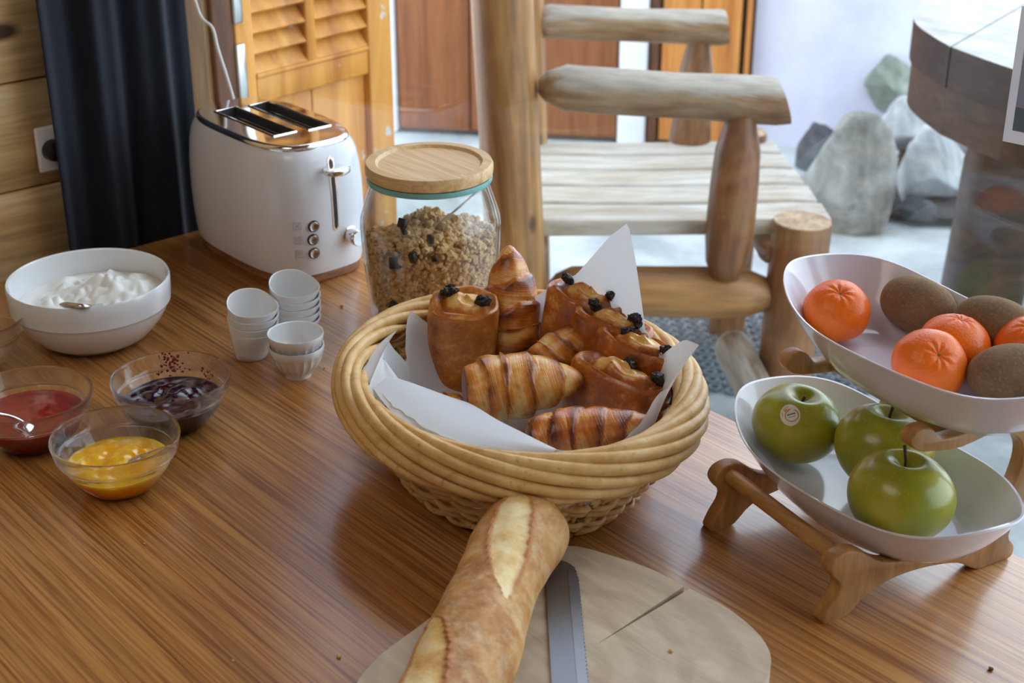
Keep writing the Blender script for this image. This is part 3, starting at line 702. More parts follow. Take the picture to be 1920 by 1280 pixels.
JAMS = [('red', (.430, -.574), .064, 'jam_red', 'deep red', .033), ('dark', (.489, -.446), .0615, 'jam_dark', 'black', .031), ('yellow', (.567, -.5485), .0615, 'jam_yellow', 'orange yellow', .028), ('left', (.214, -.541), .056, None, '', .03)]
LBL = {'red': 'clear glass bowl of deep red jam at the photo\'s left edge', 'dark': 'clear glass bowl of blackish berry jam, nearest the white cups', 'yellow': 'clear glass bowl of orange yellow jam, frontmost of the bowls', 'left': 'glass bowl barely in view beside the yogurt bowl'}
for nm, (cx, cy), R, jm_, cn, fill in JAMS:
    k = R / .0615
    bw = thing('glass_bowl', LBL[nm], 'bowl', (cx, cy, 0), group='small glass jam bowls')
    out = [(0, .0), (.026, .0), (.030, .0015), (.0335, .005), (.044, .017), (.052, .030), (.0545, .0365), (.0565, .0372), (.0582, .040), (.0605, .051), (.0615, .0545), (.061, .0565), (.0592, .0565), (.0582, .0545), (.0565, .043), (.0535, .038), (.0518, .036), (.0485, .0285), (.0405, .0165), (.030, .0065), (.025, .0045), (0, .004)]
    build('glass_wall', *lathe([(r * k, z) for r, z in out], 72), M['glass'], bw)
    if not jm_: continue
    ir = interp([.0045, .0065, .0165, .0285, .036], [.025, .030, .0405, .0485, .0518], fill) * k
    amp = {'red': .0006, 'dark': .0035, 'yellow': .0042}[nm]
    hj = lambda x, y: fill + amp * (1.6 * nz((x, y, 0), 46, 2) + nz((x, y, 0), 95, 5)) * (1 - (math.hypot(x, y) / (ir + .002)) ** 6) + .8 * amp * math.exp(-((x + .006) ** 2 + (y - .012) ** 2) / .0003)
    V, F = lumps(ir + .0012, 40, hj)
    m = 64; n0 = len(V); last = n0 - m
    prev = last
    for zz in (.026, .0225, .0165, .010, .0065, .0048):
        if zz > fill - .002: continue
        rr = interp([.0045, .0065, .0165, .0285, .036], [.025, .030, .0405, .0485, .0518], zz) * k + .0022
        s = len(V); V += [(rr * math.cos(2 * PI * j / m), rr * math.sin(2 * PI * j / m), zz) for j in range(m)]
        F += [(prev + j, s + j, s + (j + 1) % m, prev + (j + 1) % m) for j in range(m)]; prev = s
    F.append(tuple(prev + j for j in range(m)))
    tag(build('jam', V, F, M[jm_], loc=(cx, cy, 0)), {'red': 'smooth deep red jam in a glass bowl', 'dark': 'lumpy blackish berry jam in a glass bowl', 'yellow': 'chunky orange yellow jam in a glass bowl'}[nm], 'jam')
    if nm == 'dark':
        Vs, Fs = [], []
        iv, jf = ico(1); rnd = random.Random(5)
        for q in range(90):
            t = rnd.gauss(2.62, .10) if q < 55 else rnd.uniform(-.2, 3.0); z = rnd.uniform(.037, .056) if q < 55 else rnd.uniform(.033, .041)
            rr = interp([.0285, .036, .038, .043, .0545, .0565], [.0485, .0518, .0535, .0565, .0582, .0592], z) * k - .0006; s = rnd.uniform(.0006, .0018)
            c = Vector((rr * math.cos(t), rr * math.sin(t), z)); n_ = Vector((math.cos(t), math.sin(t), 0)); b0 = len(Vs)
            for v in iv: w = v * s; w -= n_ * (w.dot(n_) * .7); Vs.append(c + w)
            Fs += [tuple(i + b0 for i in f) for f in jf]
        build('jam_smear', Vs, Fs, M['smear'], bw)['kind'] = 'stuff'
def jam_spoon(pts, label):
    o = thing('spoon', label, 'spoon', pts[0]); P = smooth_poly(pts, 6, False); n = len(P)
    rad = [.0028 - .0012 * math.sin(PI * i / (n - 1)) for i in range(n)]
    build('handle', *tube(P, rad, 10), M['steel'], o, world=True)
    d = (P[0] - P[4]).normalized()
    q = d.to_track_quat('X', 'Z').to_matrix().to_4x4()
    build('spoon_bowl', *xf(ico(3), Matrix.Translation(P[0] + d * .010) @ q @ Matrix.Diagonal((.016, .009, .003, 1))), M['steel'], o, world=True)
jam_spoon([at(262, 858, .033), at(285, 848, .042), at(315, 838, .056), at(328, 836, .058)], 'steel spoon lying in the orange yellow jam')
jam_spoon([at(48, 797, .036), at(30, 784, .044), at(0, 776, .054), at(-50, 772, .062)], 'shiny spoon standing in the deep red jam')

# ------------------------------------------------------------------ little cups
def egg_cup():
    d = math.atan2(RT.y, RT.x) - .25
    def mod(r, z, t):
        a = math.cos(t - d); h = min(1, z / .04); q = r * (1 + h * (.20 * a - .04 * math.sin(t - d) ** 2 - .26 * math.sin(t - d) ** 2 * max(0, a) + .06 * max(0, a) ** 10))
        return q, z + h * h * (-.0032 * a + .0055 * math.cos(t - AZ - PI / 2) + .001)
    out = [(0, .0), (.0165, 0), (.0185, .0012), (.0215, .010), (.0258, .026), (.0288, .0385), (.0285, .0400), (.0270, .0395), (.0240, .026), (.0198, .012), (.0165, .006), (0, .0045)]
    return lathe(out, 48, mod)
ev = egg_cup(); first = None
S1, S2 = Vector((.399, -.2975, 0)), at(543, 532, .075); S2.z = 0
S2 = Vector((S2.x, S2.y, 0))
def order(i, n): return 'topmost' if i == n - 1 else 'bottom' if i == 0 else ['', 'second from bottom', 'third from bottom', 'fourth from bottom'][i]
for base, n, nm in ((S1, 4, 'front left stack of four'), (S2, 5, 'taller rear stack of five')):
    for i in range(n):
        loc = (base.x + random.uniform(-.0008, .0008), base.y + random.uniform(-.0008, .0008), i * .0088)
        lb = 'white teardrop porcelain cup, ' + order(i, n) + ' of the ' + nm
        if first is None: first = tag(build('porcelain_cup', *ev, M['porcelain'], loc=loc), lb, 'cup', 'stacked teardrop cups')
        else: dup(first, loc=loc, rotz=random.uniform(-.06, .06), label=lb)
def fl_bowl():
    def mod(r, z, t):
        k = .0012 * abs(math.sin(t * 10)) if (r, z) in ((.0195, .0085), (.0245, .0145), (.0278, .021), (.0292, .0265)) else 0
        return r - k * (1 if z < .028 else 0), z
    out = [(0, .001), (.013, .001), (.0135, 0), (.0152, 0), (.0155, .003), (.0165, .0052), (.0195, .0085), (.0245, .0145), (.0278, .021), (.0292, .0265), (.0302, .0285), (.0312, .036), (.0308, .0375), (.0292, .037), (.0274, .028), (.0250, .020), (.0200, .0125), (.0145, .0068), (0, .005)]
    n = 160
    return lathe(out, n, mod)
FB = (.4735, -.2835)
fb = tag(build('fluted_bowl', *fl_bowl(), M['porcelain'], loc=(*FB, 0)), 'small fluted white bowl under another, before the cup stacks', 'bowl', 'fluted white mini bowls')
dup(fb, loc=(FB[0], FB[1], .0145), rotz=.1, label='small fluted white bowl nested on top of its twin, before the cups')

# ------------------------------------------------------------------ basket
BX, BY, BR = .798, -.2405, -.30
BM = Matrix.Translation((BX, BY, 0)) @ Matrix.Rotation(BR, 4, 'Z')
def basket():
    T = thing('bread_basket', 'oval woven wicker basket with a thick twisted rim', 'basket', (BX, BY, 0), BR)
    RA, RB, ZR = .1835, .1565, .0965
    rnd = random.Random(2)
    NS = 18
    for k in range(NS):
        t0 = 2 * PI * k / NS; span = 2.35; P = []; n = 44
        for i in range(n + 1):
            u = i / n; th = t0 + u * span; ps = math.radians(lerp(168, -62, u))
            w, h = .0135, .0195
            rr = w * math.cos(ps); P.append(((RA + rr) * math.cos(th), (RB + rr) * math.sin(th), ZR + h * math.sin(ps)))
        r = .0056 + rnd.uniform(-.0004, .0004)
        rads = [r * min(1, .35 + min(i, n - i) * .16) for i in range(n + 1)]
        build('rim_strand', *tube(P, rads, 10), M['wicker'], T, smooth=2)
    def prof(z): q = (z / .085) ** .85; return lerp(.125, .1785, q), lerp(.101, .1515, q)
    NK = 34
    for k in range(NK):
        th = 2 * PI * (k + .5) / NK; P = []
        for i in range(9):
            z = .004 + i / 8 * .083; a, b = prof(z); P.append(((a - .001) * math.cos(th), (b - .001) * math.sin(th), z))
        build('stake', *tube(P, .0026, 6), M['wicker'], T, smooth=2)
    NR = 13
    for j in range(NR):
        z = .011 + j * .0062; P = []; n = NK * 6; off = .35 * j
        a, b = prof(z); ph = (j % 2) * PI
        for i in range(n):
            th = 2 * PI * i / n; d = .0042 * math.sin(th * NK / 2 + ph + (j // 2) * .0)
            P.append(((a + d) * math.cos(th), (b + d) * math.sin(th), z + .0022 * math.sin(th * 3 + j * 1.7) + .0014 * math.cos(th * NK / 2 + ph)))
        build('weaver', *tube(P, .0031 + rnd.uniform(-.0003, .0003), 6, True), M['wicker'], T, smooth=2)
    for q in range(3):
        P = []
        for i in range(180):
            th = 2 * PI * i / 180; ps = th * 14 + q * 2 * PI / 3
            P.append(((.1265 + .0028 * math.cos(ps)) * math.cos(th), (.1025 + .0028 * math.cos(ps)) * math.sin(th), .0062 + .0028 * math.sin(ps)))
        build('foot_strand', *tube(P, .0032, 6, True), M['wicker'], T, smooth=2)
    w = []
    for q in range(9):
        k = .1 + q * .1; w.append(tube([(.124 * k * math.cos(2 * PI * i / 60), .100 * k * math.sin(2 * PI * i / 60), .006 + .0012 * math.sin(i * 2 + q * PI)) for i in range(60)], .0052, 6, True))
    build('base', *join(*w), M['wicker'], T)
basket()
def liner():
    TH = [-180, -165, -155, -146, -138, -128, -112, -95, -60, -15, 8, 25, 42, 56, 66, 76, 90, 99, 106, 114, 128, 142, 158, 180]
    ZH = [.100, .104, .126, .078, .112, .104, .098, .108, .112, .112, .100, .108, .132, .158, .150, .118, .130, .185, .226, .205, .155, .132, .106, .100]
    NT, NR = 216, 34; V, F = [], []
    for i in range(NT):
        th = -180 + 360 * i / NT; zt = interp(TH, ZH, th); t = math.radians(th)
        for j in range(NR + 1):
            s = j / NR
            if s < .3: rho, z = s / .3 * .60, .0135
            else:
                z = lerp(.0135, zt, (s - .3) / .7); rho = interp([.0135, .04, .11, .16, .24], [.60, .74, .865, .885, .93], z)
            kf = .15 if 40 < th < 132 else 1
            cr = kf * nz((math.cos(t) * 2.2, math.sin(t) * 2.2, z * 9), 1.6, 2) * .055 + abs(nz((math.cos(t) * 5, math.sin(t) * 5, z * 8), 1.3, 7)) * .04 * kf
            if z > .11 and 36 < th < 84: rho += (z - .11) * 3.4 * max(0, 1 - abs(th - 58) / 24)
            rho -= max(0, s - .25) * (cr + .015 * kf)
            rho = min(rho, interp([.0135, .04, .085, .11, .24], [.62, .72, .87, .895, 1.0 if not 36 < th < 84 else 1.45], z))
            V.append((.1835 * rho * math.cos(t), .1565 * rho * math.sin(t), z + .0015 * nz((math.cos(t) * 4, math.sin(t) * 4, s * 6)) * s))
    for i in range(NT):
        for j in range(NR):
            a = i * (NR + 1) + j; b = ((i + 1) % NT) * (NR + 1) + j; F.append((a, b, b + 1, a + 1))
    o = build('paper_liner', V, F, M['paper'], loc=(BX, BY, 0), rotz=BR)
    E = smooth_poly([at(690, 728, .108), at(714, 762, .100), at(761, 744, .098), at(811, 776, .092), at(862, 751, .094), at(950, 795, .100), at(1052, 846, .110)], 6, False)
    TR = [-150, -141, -131, -121, -108, -62, -16]; RM = smooth_poly([BM @ Vector((.1835 * .905 * math.cos(math.radians(q)), .1565 * .905 * math.sin(math.radians(q)), .107)) for q in TR], 6, False)
    V, F = [], []; K = 8
    for i, (e, r_) in enumerate(zip(E, RM)):
        for j in range(K + 1):
            t = j / K; p = lerp(r_, e, t); p = p + Vector((0, 0, .006 * math.sin(PI * t) + .003 * nz((i * .25, t * 2, 0), 1, 3) * t)); V.append(p)
    for i in range(len(E) - 1):
        for j in range(K): a = i * (K + 1) + j; F.append((a, a + K + 1, a + K + 2, a + 1))
    bi = (Matrix.Translation((BX, BY, 0)) @ Matrix.Rotation(BR, 4, 'Z')).inverted()
    build('folded_flap', [bi @ v for v in V], F, M['paper'], o)
    tag(o, 'white paper sheet lining the wicker basket, corners sticking up', 'paper')
liner()

# ------------------------------------------------------------------ pastries
def frame(p0, p1, up=Vector((0, 0, 1))):   # local X from p0 to p1
    x = (p1 - p0).normalized(); y = up.cross(x).normalized(); z = x.cross(y)
    m = Matrix((x, y, z)).transposed().to_4x4(); return Matrix.Translation(p0) @ m
def place(o, m): o.matrix_world = m; return o
def croissant(p0, p1, R, label, bend=.0, nw=7, fat=.45, blunt=.35, up=Vector((0, 0, 1)), seed=0, flat=.9, mat='croissant'):
    L = (p1 - p0).length; NT, NA = 120, 40; V, rg, al = [], [], []
    rs = []
    for i in range(NT + 1):
        u = i / NT
        c = fat
        e0 = (1 - ((c - u) / c) ** 2) if u < c else (1 - ((u - c) / (1 - c)) ** 1.7)
        e = max(.0, e0)
        if u < c: e = lerp(blunt * min(1, (u / .04) ** .5), 1, e ** .8)
        else: e = e ** .72 * .97 + .03 * (1 if u < .995 else 0)
        if u > .985: e *= max(.05, math.sqrt(max(0, (1 - u) / .015)))
        row = []
        for j in range(NA):
            a = 2 * PI * j / NA
            uu = u + .065 * math.sin(a + seed * 1.7 + .6) + .045 * nz((u * 3, math.cos(a), math.sin(a)), 1.5, seed)
            ph = uu * (nw - 1.2) + .33 * seed; fr = ph - math.floor(ph)
            if u > c: st = fr
            else: st = 1 - fr
            step = (st ** .9) * .16 - .05 - .10 * max(0, (st - .88) / .12)
            r = R * e * (1 + step * (1 - .3 * abs(u - .5)) + .05 * nz((u * 7, math.cos(a) * 1.3, math.sin(a) * 1.3), 1.2, seed + 3))
            yb = bend * (4 * (u - .5) ** 2)
            row.append((u * L, r * math.cos(a) + yb, r * math.sin(a) * flat))
            crest = min(1, max(0, (st - .35) * 1.5)) if st < .9 else .5
            side = .5 + .5 * math.sin(a)
            rg.append(-.14 + .58 * crest + .10 * side + .36 * max(0, u - .8) + (.3 if u < .05 else 0) + .12 * nz((u * 6, math.cos(a), math.sin(a)), 1.3, seed + 11)); al.append(u * L * 6 + .03 * math.sin(a))
        rs.append(row)
    Vv, Ff = rings(rs)
    o = build('croissant', Vv, Ff, M[mat], attr={'ridge': rg, 'along': al})
    place(o, frame(p0, p1, up)); return tag(o, label, 'croissant', 'croissants in the basket')
def pain(top, bot, wdir, w, d, label, mat='pain', seed=0, chocs=((-.5, .05), (.5, 0)), cs=1.0, bulge=.06):
    zax = (top - bot).normalized(); x = (wdir - zax * wdir.dot(zax)).normalized(); y = zax.cross(x); H = (top - bot).length
    Mx = Matrix.Translation(bot) @ Matrix((x, y, zax)).transposed().to_4x4()
    rs, rg, al = [], [], []; NA = 56
    def ring(k, z, sp=0):
        row = []
        for j in range(NA):
            a = 2 * PI * j / NA; px_, py_ = sup(a, w / 2, d / 2, .8); q = 1 + .05 * nz((math.cos(a) * 1.4, math.sin(a) * 1.4, z * 22), 1, seed)
            row.append((px_ * k * q, py_ * k * q, z + .0035 * nz((math.cos(a), math.sin(a), 0), 1.6, seed + 2) * (1 if z > H * .5 else 0)))
            side = .30 + .30 * nz((math.cos(a) * 2, math.sin(a) * 2, z * 25), 1, seed + 5)
            rg.append(side); al.append(z * 3)
        return row
    for (k, z) in ((.86, .0), (.96, .004), (1.01, .016), (1 + bulge * .3, H * .35), (1 + bulge * .2, H * .6), (1.0, H * .8), (1.0, H * .93), (.97, H * .985)): rs.append(ring(k, z))
    n0 = len(rg)
    # rolled end: spiral groove
    for i, k in enumerate((.93, .86, .78, .70, .62, .54, .46, .38, .30, .22, .14, .07, .02)):
        row = []
        for j in range(NA):
            a = 2 * PI * j / NA; px_, py_ = sup(a, w / 2 * k, d / 2 * k, .8)
            g = math.cos(2 * PI * (k * 2.1 - a / (2 * PI))); z = H * .985 + .0035 * max(0, 1 - abs(k - .84) / .14) - .003 * max(0, 1 - abs(k - .62) / .14) + .011 * max(0, 1 - (k / .62) ** 2) * (1 - .3 * abs(math.sin(a))) + .0018 * g + .004 * nz((px_ * 55, py_ * 55, 1), 1, seed)
            row.append((px_, py_, z)); rg.append((.22 if k > .8 else .34 if k > .5 else -.02) + .10 * g + .22 * nz((px_ * 60, py_ * 60, 3), 1, seed)); al.append(k * .15)
        rs.append(row)
    Vv, Ff = rings(rs)
    o = build('pain_au_chocolat', Vv, Ff, M[mat], attr={'ridge': rg, 'along': al}); place(o, Mx)
    tag(o, label, 'pastry', 'chocolate rolls in the basket')
    iv, jf = ico(2)
    for q, (cx, cy) in enumerate(chocs):
        rnd = random.Random(seed * 7 + q); V, F = [], []
        for b in range(6):
            c = Vector((cx * w / 2 + rnd.uniform(-.006, .006) * cs, cy * d / 2 + rnd.uniform(-.004, .004) * cs, H * .985 + .006 + rnd.uniform(0, .006)))
            s = rnd.uniform(.0035, .0055) * cs; n = len(V)
            for v in iv: V.append(c + Vector((v.x * s * 1.2, v.y * s, v.z * s)) * (1 + .5 * nz(v, 1.8, seed + b + q)))
            F += [tuple(i + n for i in f) for f in jf]
        build('chocolate', V, F, M['choc'], o, smooth=False)
    return o
RTv = RT.copy()
P1b = at(856, 722, .024); P1t = at(872, 566, .132)
pain(P1t, P1b, RTv + FWD * .12, .073, .058, 'upright golden chocolate roll at the left of the basket', 'pain', 1, ((-.45, .35), (.55, -.15)), .95)
wd = (at(1255, 712, .11) - at(1090, 665, .11)).normalized()
def row(tx, ty, z, label, seed, mat='pain2', w=.09, d=.044, lean=-.012, ch=((-.4, .1), (.62, .1)), zb=.03):
    top = at(tx, ty, z); bot = Vector((top.x, top.y, zb)) + (-FWD * lean) - RT * .012
    return pain(top, bot, wd, w, d, label, mat, seed, ch, .85)
row(1103, 552, .141, 'chocolate roll at the back of the leaning row, by the raised paper', 2, w=.088, d=.052, ch=((-.55, .0), (.45, .15)))
row(1152, 599, .132, 'second chocolate roll from the back of the leaning row', 3, w=.090, d=.042, ch=((-.5, .0), (.45, .2)))
row(1198, 643, .123, 'third chocolate roll from the back, a dark glossy one', 4, w=.092, d=.042, ch=((-.25, .1), (.68, -.05)))
row(1166, 696, .107, 'frontmost chocolate roll of the leaning row, shiny and broad', 5, w=.106, d=.050, lean=-.006, ch=((.05, .25), (.72, .0)), zb=.026)
c1b = at(962, 676, .05); c1t = above(955, 459, c1b + FWD * .02)
croissant(c1b, c1t, .0375, 'dark glossy croissant standing upright at the back of the basket', .0, 6, .36, .55, RT, 2, .85, 'croissant_dark')
croissant(at(995, 700, .075), at(1121, 606, .118), .0235, 'small croissant tip leaning between the chocolate rolls', .0, 6, .3, .6, seed=4)
croissant(at(866, 735, .088), at(1097, 706, .100), .0350, 'fat pale golden croissant lying across the basket centre', -.004, 6, .34, .62, seed=1)
croissant(at(985, 824, .082), at(1226, 786, .095), .0245, 'croissant lying lowest, against the front rim of the basket', -.0, 6, .32, .6, seed=6, mat='croissant_dark')
croissant(at(800, 762, .030), at(880, 752, .032), .013, 'croissant end just showing under the upright chocolate roll', 0, 4, .4, .5, seed=8)

# ------------------------------------------------------------------ cutting board, knife, baguette
bp = [(.952, -.319), (1.0, -.296), (1.035, -.287), (1.063, -.2855), (1.0735, -.400), (1.0685, -.2845), (1.10, -.2815), (1.131, -.285), (1.158, -.294), (1.178, -.310), (1.194, -.340), (1.207, -.40), (1.20, -.47), (1.17, -.54), (1.11, -.59), (1.04, -.598), (.998, -.578), (.975, -.54), (.963, -.49), (.950, -.43), (.943, -.37)]
def rnd_poly(P, keep):
    out = []
    n = len(P)
    for i in range(n):
        if i in keep or (i + 1) % n in keep: out.append(Vector(P[i])); continue
        p0, p1, p2, p3 = (Vector(P[(i + q) % n]) for q in (-1, 0, 1, 2))
        if (i - 1) % n in keep and False: pass
        for s in range(5):
            t = s / 5; out.append(.5 * ((2 * p1) + (p2 - p0) * t + (2 * p0 - 5 * p1 + 4 * p2 - p3) * t * t + (3 * p1 - p0 - 3 * p2 + p3) * t ** 3))
    return out
BZ = .024
pol = rnd_poly(bp, (3, 4, 5))
bm = bmesh.new(); vs = [bm.verts.new((p.x, p.y, BZ)) for p in pol]; es = [bm.edges.new((vs[i], vs[(i + 1) % len(vs)])) for i in range(len(vs))]
bmesh.ops.triangle_fill(bm, use_beauty=True, edges=es); bmesh.ops.recalc_face_normals(bm, faces=bm.faces)
bm.verts.index_update(); n = len(vs); Fv = [tuple(v.index for v in f.verts) for f in bm.faces]; bm.free()
V = [(p.x, p.y, BZ) for p in pol] + [(p.x, p.y, 0) for p in pol]
F = Fv + [tuple(i + n for i in reversed(f)) for f in Fv] + [(i, (i + 1) % n, n + (i + 1) % n, n + i) for i in range(n)]
BC = Vector((1.07, -.44, 0))
bo = build('cutting_board', [Vector(v) - BC for v in V], F, M['board'], loc=BC)
tag(bo, 'thick rounded wooden cutting board with a radial crack', 'cutting board')
def knife():
    tip, back = at(1050, 1046, BZ + .003), at(1068, 1280, BZ + .003)
    K = thing('bread_knife', 'serrated steel bread knife lying on the cutting board', 'knife', (tip.x, tip.y, BZ + .001))
    x = (back - tip); x.z = 0; x.normalize(); y = Vector((-x.y, x.x, 0)); o = Vector((tip.x, tip.y, BZ + .0012))
    P = lambda a, b, z=0: o + x * a + y * b + Vector((0, 0, z))
    L = .22; n = 88; W1 = .0135
    edge = []
    top = [(0, -.004), (.004, -.009), (.012, -.0125), (.05, -W1), (L, -W1)]
    ser = []
    for i in range(n, 0, -1):
        a = .012 + (L - .012) * i / n; w = W1 * min(1, .72 + a * 9); ser.append((a, w + (.0011 if i % 2 else 0)))
    mid = lambda a: W1 * .42
    poly = top + ser + [(.006, .006)]
    V, F = prism(poly, 0, .0016)
    V = [P(v[0], v[1], v[2]) for v in V]; build('blade', V, F, M['blade'], K, world=True, smooth=False)
    ev_ = [(a, b) for a, b in ser[::-1]]; iv_ = [(a, mid(a)) for a, b in ser[::-1]]
    V = [P(a, b, .00165) for a, b in ev_] + [P(a, b, .0024) for a, b in iv_]; m = len(ev_)
    F = [(i, i + 1, m + i + 1, m + i) for i in range(m - 1)]
    build('ground_edge', V, F, M['blade'], K, world=True)
    V, F = box((L - .005, -.013, -.001), (L + .12, .013, .016)); V = [P(*v) for v in V]; bevel(build('handle', V, F, M['dark'], K, world=True), .005)
knife()
def baguette():
    e0 = at(1006, 962, .060); e1 = at(850, 1262, .060); d = (e1 - e0); d.z = 0; d.normalize()
    P0 = Vector((e0.x, e0.y, BZ + .034)) ; L = .34; side = Vector((d.y, -d.x, 0))
    NT, NA = 220, 84; rs, sc, er = [], [], []
    slashes = [(.004, .165, -.30, .55), (.195, .33, -.85, .1), (.325, .38, -.6, .34)]
    for i in range(NT + 1):
        s = L * i / NT; e = min(1, math.sqrt(max(0, 1 - (1 - min(1, s / .032)) ** 2))) * min(1, math.sqrt(max(0, 1 - (1 - min(1, (L - s) / .032)) ** 2)))
        R = .0345 * e * (1 + .05 * nz((s * 14, 0, 0), 1, 3) + .05 * math.sin(s * 34 + .6)); R = max(R, .0008)
        row = []
        for j in range(NA):
            a = 2 * PI * j / NA                     # a = pi/2 is up
            r = R * (1 + .025 * nz((math.cos(a) * 1.5, math.sin(a) * 1.5, s * 30), 1.3, 5)); q = 0; ear = 0
            for s0, s1, g0, g1 in slashes:
                t = (s - s0) / (s1 - s0)
                if 0 < t < 1:
                    ac = PI / 2 + lerp(g0, g1, t); hw = .46 * math.sin(PI * min(1, max(0, t))) ** .6
                    dd = (a - ac + PI) % (2 * PI) - PI
                    dd += .06 * nz((s * 60, a * 2, 0), 1, 9)
                    k = abs(dd) / max(hw, .01)
                    if k < 1: q = max(q, (1 - .38 * k) * (1 + .25 * nz((s * 45, dd * 6, 2), 1, 4))); r -= R * .07 * (1 - k ** 2) * (1 - .4 * math.cos(dd * 5)) - R * .05 * math.cos(k * 1.5)
                    if 1 <= k < 1.35: r += R * .05 * (1.35 - k) / .35; ear = max(ear, (1.35 - k) / .35)
                    if .8 < k < 1: ear = max(ear, (k - .8) * 3)
            zz = r * math.sin(a); zz = max(zz, -.0335) if zz < 0 else zz
            cen = .004 * math.sin(s * 20)
            row.append(P0 + d * s + side * (r * math.cos(a) * 1.06 + cen) + Vector((0, 0, zz * .97)))
            sc.append(q); er.append(min(1, ear) * .8)
        rs.append(row)
    V, F = rings(rs)
    o = build('baguette', [v - P0 for v in V], F, M['bread'], loc=P0, attr={'score': sc, 'ear': er})
    tag(o, 'crusty floured baguette with slashed top on the cutting board', 'bread')
baguette()

# ------------------------------------------------------------------ fruit stand with two bowls
SA = math.atan2(-.2164, .9763); E1 = Vector((.9763, -.2164, 0)); E2 = Vector((.2164, .9763, 0))
def stand():
    O = Vector((1.154, -.212, 0))
    T = thing('fruit_stand', 'two-tier wooden fruit stand with curved side boards', 'stand', (O.x, O.y, 0))
    prof = [(0, 0), (.022, 0), (.030, .004), (.045, .016), (.075, .023), (.11, .022), (.145, .015), (.165, .003), (.175, 0), (.207, 0), (.213, .006), (.212, .014), (.204, .026), (.214, .05), (.226, .08), (.232, .11), (.231, .14), (.222, .152), (.20, .153), (.17, .150), (.14, .147), (.114, .147), (.104, .150), (.097, .158), (.089, .163), (.079, .163), (.072, .157), (.074, .149), (.084, .142), (.10, .138), (.13, .134), (.165, .138), (.19, .13), (.203, .116), (.205, .098), (.198, .075), (.184, .055), (.165, .044), (.135, .038), (.10, .036), (.07, .040), (.052, .047), (.040, .056), (.030, .063), (.018, .066), (.006, .063), (.001, .054), (.006, .044), (.013, .036), (.012, .026), (.004, .014)]
    P = smooth_poly(prof, 3)
    for off in (0, -.162):
        V, F = prism([(p.x, p.y) for p in P], 0, .014)
        V = [O + E1 * (off - v[2]) + E2 * v[0] + Vector((0, 0, v[1])) for v in V]
        o = build('side_board', V, F, M['stand'], T, world=True); bevel(o, .0016)
        if off == 0:
            q = Matrix.Translation(O + E1 * .0006 + E2 * .062 + Vector((0, 0, .036))) @ Matrix.Rotation(SA, 4, 'Z') @ Matrix.Rotation(PI / 2, 4, 'Y')
            build('screw', *xf(lathe([(0, -.001), (.0035, -.001), (.0035, .0006), (0, .001)], 16), q), M['dark'], o, world=True)
            o.children[0].location = (0, 0, 0)
    for s, z, r in ((.019, .0535, .0075), (.150, .034, .006), (.128, .1405, .005), (.195, .1385, .005)):
        a, b = O + E1 * -.003 + E2 * s + Vector((0, 0, z)), O + E1 * -.172 + E2 * s + Vector((0, 0, z))
        build('rod', *tube([a, a - E1 * .002, b], [r * .9, r, r], 14), M['rod'], T, world=True)
stand()
def boat(name, c, zb, zr, A, B, label):
    N = 96; rs = []
    prof = [(.0, 0), (.60, 0), (.69, .003), (.80, .016), (.89, .032), (.96, .047), (1.0, .0565), (1.012, .0585), (1.008, .0600), (.992, .0595), (.975, .0560), (.93, .047), (.865, .0335), (.775, .0190), (.68, .0070), (.60, .0040), (0, .0040)]
    K = (zr - zb) / .0585
    for k, z in prof:
        row = []
        for j in range(N):
            t = 2 * PI * j / N; x, y = sup(t, A * max(k, .001), B * max(k, .001), .9)
            wv = .0075 * math.cos(2 * t) + .0022 * math.cos(5 * t + .6)
            row.append((x, y, z * K + wv * (z / .0585) ** 2 + .0))
        rs.append(row)
    o = build(name, *rings(rs), M['melamine'], loc=(c[0], c[1], zb), rotz=SA)
    return tag(o, label, 'bowl', 'white boat-shaped fruit bowls')
LB, UB = (1.093, -.083), (1.113, -.047)
boat('fruit_bowl', LB, .0375, .0885, .154, .087, 'lower white boat-shaped bowl holding the green apples')
boat('fruit_bowl', UB, .156, .211, .160, .086, 'upper white boat-shaped bowl holding clementines and kiwis')
def apple(c, R, label, tilt=(0, 0, 0), stem=True, seed=0, sx=1.0):
    prof = []
    for i in range(37):
        t = PI * i / 36; r = math.sin(t); z = -math.cos(t)
        rr = r * (1 + .06 * math.cos(t * 1.0 + PI)); zz = z * .86
        zz -= .30 * math.exp(-(r / .24) ** 2) * (1 if z > 0 else 0); zz += .14 * math.exp(-(r / .2) ** 2) * (1 if z < 0 else 0)
        prof.append((max(rr, .0) * R, zz * R))
    def mod(r, z, t): return r * (1 + .022 * math.cos(5 * t + seed) * (.5 - z / R * .4) + .02 * math.cos(t + seed) + .015 * math.cos(2 * t + seed * 2)), z + .03 * R * math.cos(t + seed * 1.3) * (r / R)
    o = build('apple', *lathe(prof, 56, mod), M['apple'], loc=c); o.rotation_euler = tilt
    tag(o, label, 'apple', 'green apples')
    if stem: build('stem', *tube([(0, 0, .50 * R), (.01 * R, .01 * R, .72 * R), (.10 * R, .06 * R, 1.0 * R)], [.0013, .0012, .0016], 8), M['stem'], o)
    else: build('stem', *tube([(0, 0, .50 * R), (.01 * R, 0, .66 * R), (.03 * R, .02 * R, .72 * R)], [.0016, .0013, .0014], 8), M['stem'], o)
    return o
A1 = at(1493, 794, .083); a1 = apple(A1, .0418, 'green apple with the oval sticker, at the bowl\'s left end', (.0, .16, .3), False, 1)
A2 = at(1656, 838, .089); apple(A2, .0448, 'green apple with a stem, behind the front apple', (-.05, .12, 1.1), True, 2)
A3 = at(1688, 930, .088); apple(A3, .0455, 'yellowish green apple nearest the front rim of the lower bowl', (.05, .05, 2.3), True, 3)
